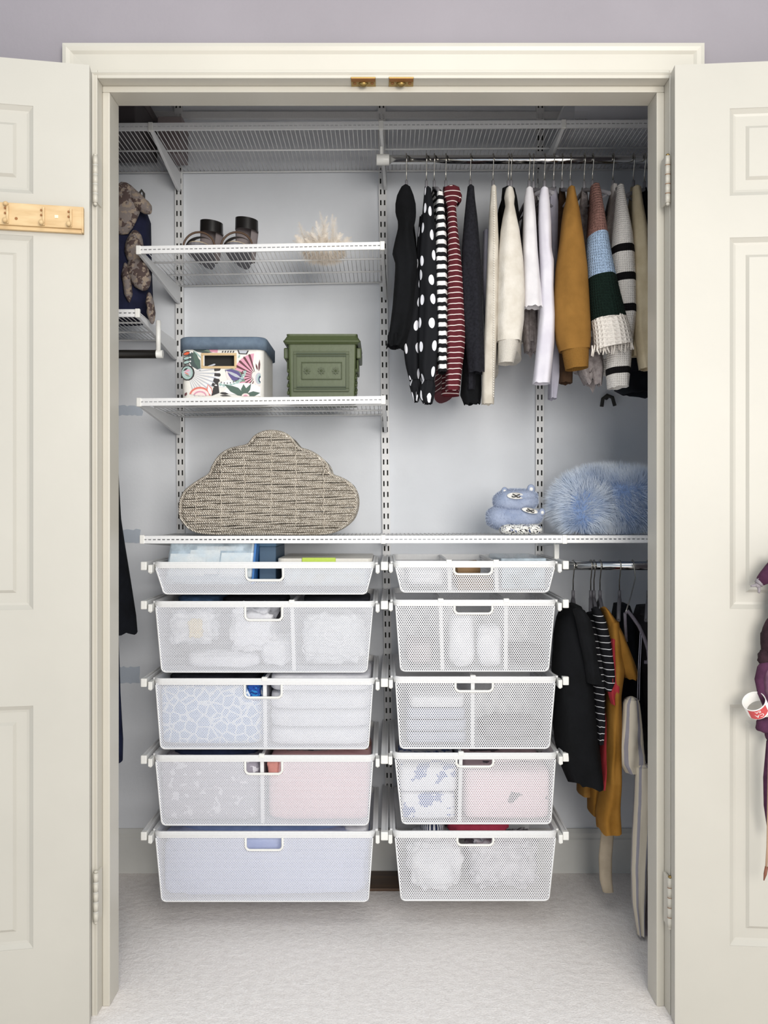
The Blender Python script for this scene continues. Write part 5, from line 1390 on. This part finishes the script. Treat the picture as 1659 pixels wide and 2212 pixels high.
MB().box(X0, X1, -0.33, -0.12, zb, zt - 0.012).build('body', plain('petrol_card', '#3f5a72', 0.5), t, bevel=0.002); MB().box(X0 - 0.001, X1 + 0.001, -0.331, -0.119, zt - 0.012, zt).build('lid', plain('petrol_card_lid', '#4a6a84', 0.5), t, bevel=0.002)
t = thing('flat_container', 'flat clear container with a lime green latch in the topmost wide drawer', 'container', 'things kept in the mesh drawers')
X0, X1, zb, zt = pbox(604, 800, 1206, 1266, -0.37, DB[('L', 1)])
mb = MB(); mb.loft([[(p[0], p[1], z) for p in rrect(X0 + s, X1 - s, -0.37 + s, -0.10 - s, 0.015, 4)] for z, s in ((zb, 0.008), (zt - 0.012, 0.0))], smooth=False); mb.build('tray', clear, t)
mb = MB(); mb.loft([[(p[0], p[1], z) for p in rrect(X0 - 0.005, X1 + 0.005, -0.376, -0.095, 0.016, 4)] for z in (zt - 0.012, zt)], smooth=False); mb.build('lid', plain('milky_lid', '#d8d4cb', 0.4), t, bevel=0.002)
MB().box(ax(652, -0.38), ax(725, -0.38), -0.381, -0.370, zt - 0.016, zt + 0.002).build('latch', plain('lime_plastic', '#b9d04a', 0.4), t, bevel=0.002)
MB().box(X0 + 0.015, X1 - 0.015, -0.35, -0.12, zb + 0.002, zt - 0.02).build('contents', plain('container_contents', '#c9bfae', 0.7, 0, 0.3, 60), t)

# wide column, second drawer
k = ('L', 2)
crumpled('plastic_bag', 'milky plastic bag at the left of the crumpled white drawer', 'bag', k, (350, 470, 1316, 1402), c_plastic, seed=1, freq=30)
crumpled('white_shirt', 'crumpled white shirt behind the handle of the second wide drawer', 'shirt', k, (486, 598, 1306, 1416), c_white, seed=2, yf=-0.39, freq=26)
crumpled('white_cloth', 'crumpled white cloth low beside the divider of the second wide drawer', 'cloth', k, (556, 626, 1380, 1446), c_white, seed=3, freq=30)
crumpled('white_cloth', 'long twist of white cloth on the floor of the second wide drawer', 'cloth', k, (392, 562, 1412, 1448), c_white, seed=4, freq=30, amp=0.02)
crumpled('yellow_scrap', 'small yellow scrap in the second wide drawer', 'scrap', k, (402, 438, 1334, 1382), c_yellow, yf=-0.399, yb=-0.382, seed=5, freq=40)
crumpled('dark_backdrop', 'grey crumpled backdrop added as shade behind the white cloth in the second wide drawer', 'sweater', k, (360, 620, 1318, 1446), c_grey, yf=-0.30, yb=-0.08, seed=6)  # dark crumpled backdrop added to stand for shade in the empty part
crumpled('denim_shirt', 'dark denim shirt topping the second wide drawer at the left', 'shirt', k, (372, 470, 1286, 1316), c_denim, yf=-0.34, yb=-0.10, seed=7)
crumpled('black_shirt', 'black shirt topping the second wide drawer', 'shirt', k, (470, 620, 1290, 1314), c_dark, yf=-0.28, yb=-0.08, seed=8)
crumpled('plastic_bag', 'see-through plastic bag right of the divider in the second wide drawer', 'bag', k, (643, 795, 1322, 1446), c_plastic, seed=9, freq=34, amp=0.02)
crumpled('black_sweater', 'black folded sweater on top of the plastic bag in the second wide drawer', 'sweater', k, (646, 800, 1290, 1318), c_dark, yf=-0.36, yb=-0.08, seed=10)
tp = thing('cord_coil', 'loose coil of white cord in the second wide drawer', 'cord', 'things kept in the mesh drawers')
cm = MB(); rnd = random.Random(2)
for i in range(7):
    c = at(rnd.uniform(680, 755), rnd.uniform(1355, 1410), -0.396); r = rnd.uniform(0.02, 0.045)
    cm.tube([c + Vector((r*math.cos(a), 0.002*math.sin(3*a), 0.5*r*math.sin(a))) for a in [j*0.35 + i for j in range(14)]], 0.0016, 5)
cm.build('cord', c_white, tp)
# middle wide drawer
k = ('L', 3)
crk = crackle('blue_crackle', '#7d9fd0', '#eef4fa', 40, 0.075, '#9fbbe0')
folded('crackle_cloth', 'pale blue cloth with white crackle pattern in the middle wide drawer', 'cloth', k, (338, 566, 1482, 1615), 1, crk, e=0.18, seed=3)
crumpled('blue_bag', 'bright royal blue bag seen through the handle of the middle wide drawer', 'bag', k, (529, 566, 1470, 1520), blotch('royal_blue', '#1f4fa8', '#2c8bd0', 60, 0.52, '#123a86'), yf=-0.397, yb=-0.33, seed=2)
crumpled('black_jacket', 'black jacket along the top of the crackle cloth', 'jacket', k, (350, 560, 1456, 1490), c_dark, yf=-0.34, yb=-0.08, seed=11)
folded('white_blanket', 'white folded blankets in a plastic bag in the middle wide drawer', 'blanket', k, (580, 800, 1458, 1615), 4, c_white, e=0.3, seed=5)
crumpled('plastic_bag', 'clear shiny bag around the white blankets', 'bag', k, (582, 800, 1455, 1616), clear_plastic('bag_film', '#e8ecf2', 0.22, 0.08), yf=-0.398, yb=-0.10, amp=0.006, freq=18, e=0.5, seed=6)
# fourth wide drawer
k = ('L', 4)
snow = blotch('snowflake_grey', '#a59fab', '#e6e3ea', 40, 0.60)
folded('grey_cloth', 'grey cloth with pale snowflake marks in the fourth wide drawer', 'cloth', k, (338, 562, 1640, 1780), 1, snow, e=0.18, seed=2)
crumpled('navy_sweater', 'dark navy sweater on top of the grey snowflake cloth', 'sweater', k, (360, 560, 1618, 1650), c_navy, yf=-0.35, yb=-0.08, seed=3)
folded('pink_cloth', 'pale pink folded cloth in the fourth wide drawer', 'cloth', k, (576, 802, 1636, 1780), 1, c_pink, e=0.18, seed=7)
crumpled('salmon_strap', 'salmon strap seen through the handle beside the pink cloth', 'strap', k, (574, 606, 1640, 1684), c_sal, yf=-0.399, yb=-0.37, seed=1)
crumpled('brown_plush', 'brown furry edge at the right of the fourth wide drawer', 'plush', k, (756, 800, 1610, 1642), cloth('tan_plush', '#a5835c', '#8a6a46', 60), yf=-0.30, yb=-0.10, seed=4)
crumpled('grey_scarf', 'grey patterned scarf on top of the pink cloth', 'scarf', k, (590, 752, 1620, 1645), blotch('grey_pattern', '#8d8f94', '#5d6068', 60, 0.55), yf=-0.33, yb=-0.08, seed=5)
# bottom wide drawer
k = ('L', 5)
crumpled('lavender_duvet', 'pale lavender duvet filling the lowest wide drawer', 'duvet', k, (338, 804, 1804, 1946), c_lav, yf=-0.394, yb=-0.07, amp=0.016, freq=12, e=0.16, seed=8)
folded('blue_blanket', 'dusty blue blanket on top of the lavender duvet', 'blanket', k, (378, 745, 1782, 1812), 1, c_blue, yf=-0.35, yb=-0.08, e=0.4, seed=4)
crumpled('white_shirt', 'white shirt collar at the right on top of the lavender duvet', 'shirt', k, (738, 798, 1786, 1812), c_white, yf=-0.36, yb=-0.2, seed=5)
crumpled('black_shirt', 'black shirt in the back right corner of the lowest wide drawer', 'shirt', k, (700, 800, 1784, 1806), c_dark, yf=-0.20, yb=-0.08, seed=6)

# narrow column
k = ('R', 1)
crumpled('white_cloth', 'soft white cloth at the left of the topmost narrow drawer', 'cloth', k, (872, 966, 1226, 1272), c_white, seed=12)
t = thing('paper_roll', 'brown paper roll lying in the middle of the topmost narrow drawer', 'roll', 'things kept in the mesh drawers')
zc = DB[k] + 0.066
bm = plain('kraft', '#a5835e', 0.7)
for i, (a, b, y, r, dz) in enumerate(((984, 1034, -0.30, 0.017, 0), (992, 1030, -0.26, 0.014, 0.008))):
    mb = MB(); mb.cyl((ax(a, y), y, zc + dz - 0.02), (ax(b, y), y + 0.02, zc + dz - 0.016), r, 18); mb.build('roll', bm, t)
MB().box(ax(985, -0.30), ax(1060, -0.30), -0.36, -0.16, DB[k] + 0.002, zc - 0.036).build('card_box', plain('brown_card', '#7c624a', 0.8), t)
t = thing('plastic_box', 'pale see-through box at the right of the topmost narrow drawer', 'box', 'things kept in the mesh drawers')
X0, X1, zb, zt = pbox(1084, 1178, 1206, 1272, -0.37, DB[k])
MB().box(X0, X1, -0.37, -0.10, zb, zt - 0.012).build('tray', clear, t, bevel=0.003); MB().box(X0 - 0.002, X1 + 0.002, -0.373, -0.097, zt - 0.012, zt).build('lid', clear, t, bevel=0.002)
k = ('R', 2)
for (x0, x1, y0, lab, sd) in ((968, 1029, 1326, 'white rolled towel standing left of its twin between the dividers', 1), (1031, 1089, 1350, 'shorter white rolled towel right of its twin between the dividers', 2)):
    crumpled('rolled_towel', lab, 'towel', k, (x0, x1, y0, 1446), c_white, yf=-0.395, yb=-0.30, amp=0.005, e=0.55, seed=sd)
crumpled('mauve_cloth', 'dull mauve cloth in the left cell of the towel drawer', 'cloth', k, (874, 944, 1384, 1446), cloth('mauve', '#a89d9f', '#988d90', 20), yf=-0.37, seed=3)
crumpled('grey_cloth', 'grey cloth low in the right cell of the towel drawer', 'cloth', k, (1104, 1178, 1398, 1446), c_grey, yf=-0.36, seed=4)
k = ('R', 3)
folded('white_cloth', 'thin white folded cloth on top of the blue-grey pile in the nearly empty drawer', 'cloth', k, (884, 1006, 1504, 1530), 1, c_white, yf=-0.385, seed=5)
folded('blue_grey_pile', 'blue-grey folded pile at the left of the nearly empty drawer', 'clothes', k, (878, 1010, 1530, 1613), 3, cloth('blue_grey', '#a5abbd', '#959bb0', 20), yf=-0.375, seed=6)
crumpled('grey_cloth', 'grey cloth low at the right of the nearly empty drawer', 'cloth', k, (1036, 1178, 1560, 1613), c_grey, yf=-0.35, seed=7)
k = ('R', 4)
bl = blotch('blue_marks', '#f0f0f6', '#6f80b6', 30, 0.55)
folded('blue_marked_cloth', 'white cloth with blue marks in the fourth narrow drawer', 'cloth', k, (864, 988, 1656, 1778), 2, bl, e=0.18, seed=8)
folded('pink_marked_cloth', 'pale pink cloth with grey motifs in the fourth narrow drawer', 'cloth', k, (1002, 1192, 1662, 1778), 1, blotch('pink_grey_marks', '#ecd0d6', '#6f656d', 14, 0.60), e=0.18, seed=9)
crumpled('dark_shirt', 'dark shirt at the back of the fourth narrow drawer', 'shirt', k, (900, 1180, 1634, 1668), c_dark, yf=-0.26, yb=-0.08, seed=9)
k = ('R', 5)
crumpled('white_shirt', 'crumpled white shirt at the left of the lowest narrow drawer', 'shirt', k, (876, 1008, 1822, 1940), c_white, seed=13, amp=0.02)
crumpled('white_lace', 'twisted grey-white lace at the right of the lowest narrow drawer', 'lace', k, (1006, 1180, 1820, 1940), cloth('grey_white_lace', '#d9d7dd', '#aeabb3', 45), seed=14, freq=40, amp=0.026)
crumpled('red_shirt', 'raspberry red shirt on top of the lowest narrow drawer', 'shirt', k, (962, 1112, 1776, 1812), cloth('raspberry', '#a83a50', '#922f44', 20), yf=-0.36, yb=-0.12, seed=5)
so = crumple_mb(905, 968, 1780, 1812, -0.34, -0.12, DB[k], seed=6).build('striped_shirt', stripes('navy_white_stripe', '#e7e6e8', '#2e3452', 0.018, 0.5, 0.003, axis=0)); tag(so, 'navy and white striped shirt on top of the lowest narrow drawer', 'shirt', 'things kept in the mesh drawers')

# ------------------------------------------------------------------ things on the doors
def on_door(Mx, px, py, off=0.0):
    """point on the door's face (off metres proud of it) seen at pixel (px, py), in door coordinates"""
    inv = Mx.inverted(); o = inv @ CAM; d = (inv @ at(px, py, -0.8)) - o
    s = (-off - o.y) / d.y
    return o + d * s
def rack():
    t = thing('peg_rack', 'light pine peg rack screwed to the left door', 'rack')
    a = on_door(ML, 180, 447, 0.014); b = on_door(ML, 180, 503, 0.014)
    x1, z1, z0 = a.x, a.z, b.z; x0 = x1 - 0.36
    mb = MB(); mb.box(x0, x1, -0.014, -0.0005, z0 + 0.008, z1); mb.box(x0, x1, -0.010, -0.0005, z0, z0 + 0.008); mb.xf(ML).build('board', M['pine'], t, bevel=0.0012)
    mb = MB(); mb.box(x1 - 0.0035, x1 + 0.0005, -0.0145, -0.0005, z0, z1); mb.xf(ML).build('end_grain', M['pine'], t, bevel=0.001)
    for px in (150, 91, 13):
        c = on_door(ML, px, 470, 0.014); w = 0.0022
        mb = MB(); mb.box(c.x + 0.001, c.x + 0.001 + 2*w, -0.019, -0.014, z0 + 0.010, z1 - 0.006); mb.xf(ML).build('peg_clip', M['pine'], t, bevel=0.0008)
        for dz in (0.012, 0.022):
            mb = MB(); mb.cyl((c.x - 0.0015, -0.0165, z1 - dz), (c.x - 0.0015, -0.0135, z1 - dz), 0.0022, 10); mb.xf(ML).build('screw_hole', M['knot'], t)
        mb = MB(); mb.cyl((c.x, -0.014, z0 + 0.014), (c.x, -0.026, z0 + 0.014), 0.0042, 14); mb.ball((c.x, -0.026, z0 + 0.014), 0.0052, 0.004, 0.0052, 12, 8); mb.xf(ML).build('peg', M['pine'], t)
    c = on_door(ML, 13, 441, 0.016); mb = MB(); mb.ball((c.x, -0.02, c.z), 0.0055, 0.006, 0.0045, 12, 8); mb.xf(ML).build('knob', M['pine'], t)
    c = on_door(ML, 35, 472, 0.0142); mb = MB(); mb.cyl((c.x, -0.0146, c.z), (c.x, -0.013, c.z), 0.003, 12); mb.xf(ML).build('screw_hole', M['knot'], t)
    c = on_door(ML, 122, 468, 0.0142); mb = MB(); mb.box(c.x - 0.0035, c.x + 0.0035, -0.0155, -0.014, c.z - 0.003, c.z + 0.003); mb.xf(ML).build('wood_plug', plain('pale_plug', '#f0e0bd', 0.6), t)
rack()

def door_bundle():
    plum = cloth('plum_velvet', '#4f2c44', '#3f2236', 40, 700, 0.4); dk = cloth('dark_brown_wool', '#35232a', '#281a20', 60, 500, 0.6); grey = plain('grey_felt', '#8b8488', 0.8); red = plain('red_print', '#c4484a', 0.6); tanm = plain('tan_stick', '#a98a72', 0.5)
    d = lambda px, py, off: MR @ on_door(MR, px, py, off)
    t = thing('hanging_puppet', 'plum and dark brown puppet hanging on the right door at the frame edge', 'puppet')
    mb = MB(); mb.tube([d(1690, 1222, 0.05), d(1668, 1236, 0.05), d(1652, 1248, 0.05), d(1641, 1257, 0.05)], [0.026, 0.019, 0.014, 0.010], 14); mb.build('sleeve', plum, t)
    mb = MB(); mb.tube([d(1702, 1190, 0.04), d(1704, 1230, 0.045), d(1700, 1290, 0.045), d(1686, 1350, 0.045), d(1672, 1390, 0.045)], [0.010, 0.026, 0.030, 0.024, 0.012], 14); mb.build('torso', plum, t)
    mb = MB(); mb.tube([d(1702, 1192, 0.04), d(1702, 1120, 0.03), d(1703, 1040, 0.012)], 0.0018, 6); mb.build('hanging_cord', dk, t)
    mb = MB(); mb.tube([d(1703, 1034, 0.0), d(1703, 1036, 0.014), d(1703, 1030, 0.020)], 0.003, 8); mb.build('door_hook', M['hook'], t)
    mb = MB(); mb.tube([d(1644, 1254, 0.05), d(1638, 1262, 0.05)], [0.0105, 0.009], 10); mb.build('lace_cuff', grey, t)
    hd = MB(); hd.ball(d(1638, 1263, 0.05), 0.0075, 0.006, 0.0065, 12, 8); hd.tube([d(1636, 1263, 0.05), d(1629, 1265, 0.052), d(1622, 1266, 0.054)], [0.0035, 0.0026, 0.0016], 8); hd.tube([d(1639, 1267, 0.05), d(1640, 1275, 0.051), d(1639, 1281, 0.052)], [0.0034, 0.0032, 0.0022], 8); hd.build('hand', grey, t)
    bl = MB(); bl.ball(d(1672, 1385, 0.045), 0.026, 0.022, 0.052, 32, 24, disp=lambda p, q: q.normalized()*0.004*noise.noise(p*90)); bl.ball(d(1652, 1420, 0.05), 0.014, 0.014, 0.016, 14, 10, disp=lambda p, q: q.normalized()*0.004*noise.noise(p*120)); bl.build('body', dk, t)
    mb = MB(); mb.tube([d(1662, 1425, 0.05), d(1646, 1445, 0.055), d(1640, 1468, 0.058), d(1644, 1495, 0.058), d(1656, 1520, 0.05), d(1672, 1530, 0.045)], [0.010, 0.010, 0.009, 0.0075, 0.009, 0.012], 16); mb.build('strap_loop', plum, t)
    mb = MB(); mb.ball(d(1668, 1470, 0.04), 0.019, 0.015, 0.042, 16, 12, disp=lambda p, q: q.normalized()*0.005*noise.noise(p*70)); mb.build('skirt', cloth('mauve_tulle', '#7b5a70', '#684a60', 60), t)
    mb = MB(); mb.ball(d(1652, 1566, 0.045), 0.016, 0.014, 0.014, 16, 10, e=0.7, disp=lambda p, q: q.normalized()*0.004*noise.noise(p*80)); mb.ball(d(1668, 1580, 0.04), 0.014, 0.014, 0.022, 14, 10, e=0.8); mb.build('hem', plum, t)
    mb = MB(); mb.tube([d(1660, 1600, 0.04), d(1657, 1680, 0.04), d(1657, 1740, 0.038), d(1662, 1800, 0.036)], [0.004, 0.0075, 0.0065, 0.003], 10); mb.build('leg', plum, t)
    t2 = thing('wooden_stick', 'thin tan stick with a pointed brown tip hanging below the puppet', 'stick')
    mb = MB(); mb.tube([d(1662, 1600, 0.06), d(1660, 1720, 0.058), d(1658, 1830, 0.055), d(1655, 1880, 0.053)], 0.0024, 8); mb.build('shaft', tanm, t2)
    mb = MB(); mb.tube([d(1656, 1872, 0.053), d(1653, 1888, 0.053), d(1650, 1902, 0.053)], [0.0034, 0.0034, 0.0010], 8); mb.build('tip', plain('brown_tip', '#7a4a36', 0.6), t2)
    # looped paper band with red printed face
    t3 = thing('paper_band', 'looped white paper band with red printed face and white letters', 'paper band')
    c = d(1633, 1524, 0.062); axis = Vector((-0.50, -0.52, 0.70)).normalized()
    u = axis.orthogonal().normalized()
    view = (CAM - c).normalized(); u = (view - axis * view.dot(axis)).normalized(); w = axis.cross(u)
    R, H, n = 0.0225, 0.030, 40
    pt = lambda a, h, r=R: c + (u * math.cos(a) + w * math.sin(a)) * r + axis * h
    mb = MB()
    ring = lambda r, h: [pt(2*PI*j/n, h, r) for j in range(n)]
    mb.loft([ring(R, -H/2), ring(R, H/2)], 0, caps=False); mb.loft([ring(R, H/2), ring(R - 0.0007, H/2)], 0, caps=False); mb.loft([ring(R - 0.0007, H/2), ring(R - 0.0007, -H/2)], 0, caps=False)
    mb.build('band', paper, t3)
    mb = MB(); m0, m1 = 10, 10
    prt = [[pt(lerp(-0.95, 0.80, j/14), h, R + 0.0003) for j in range(15)] for h in (-H*0.40, H*0.42)]
    for j in range(15): prt[0][j] = pt(lerp(-0.95, 0.80, j/14), lerp(-H*0.46, H*0.0, max(0, j/14 - 0.55)), R + 0.0003)
    mb.loft(prt, 0, caps=False, closed=False); mb.build('red_face', red, t3)
    def letters(txt, size, a0, h0):
        cu = bpy.data.curves.new('lettering', 'FONT'); cu.body = txt; cu.size = size; cu.extrude = 0.0
        ob = bpy.data.objects.new('lettering_tmp', cu); COL.objects.link(ob)
        bpy.context.view_layer.update()
        me = bpy.data.meshes.new_from_object(ob.evaluated_get(bpy.context.evaluated_depsgraph_get()))
        bpy.data.objects.remove(ob)
        mbt = MB()
        # letters stand upside down on the band, reading from right to left as in the photograph
        mbt.add([pt(a0 - v.co.x / R, h0 - v.co.y, R + 0.0006) for v in me.vertices], [list(p.vertices) for p in me.polygons], 0, smooth=False)
        bpy.data.meshes.remove(me)
        mbt.build('lettering', paper, t3)
    letters('CA', 0.0125, 0.30, 0.0); letters('BA', 0.0095, 0.16, 0.0105)
door_bundle()

# ------------------------------------------------------------------ origins: every thing's origin at its base
def descend(o):
    for c in o.children:
        yield c
        yield from descend(c)
bpy.context.view_layer.update()
for o in list(COL.objects):
    if o.parent is not None or o.type not in {'EMPTY', 'MESH'} or o.get('kind') == 'structure': continue
    ms = [c for c in [o] + list(descend(o)) if c.type == 'MESH']
    if not ms: continue
    vs_ = [v.co for m in ms for v in m.data.vertices]
    base = Vector(((min(v.x for v in vs_) + max(v.x for v in vs_)) / 2, (min(v.y for v in vs_) + max(v.y for v in vs_)) / 2, min(v.z for v in vs_)))
    if o.type == 'MESH': o.data.transform(Matrix.Translation(-base))
    o.location = base
    for c in o.children: c.matrix_parent_inverse = Matrix.Translation(-base)
bpy.context.view_layer.update()
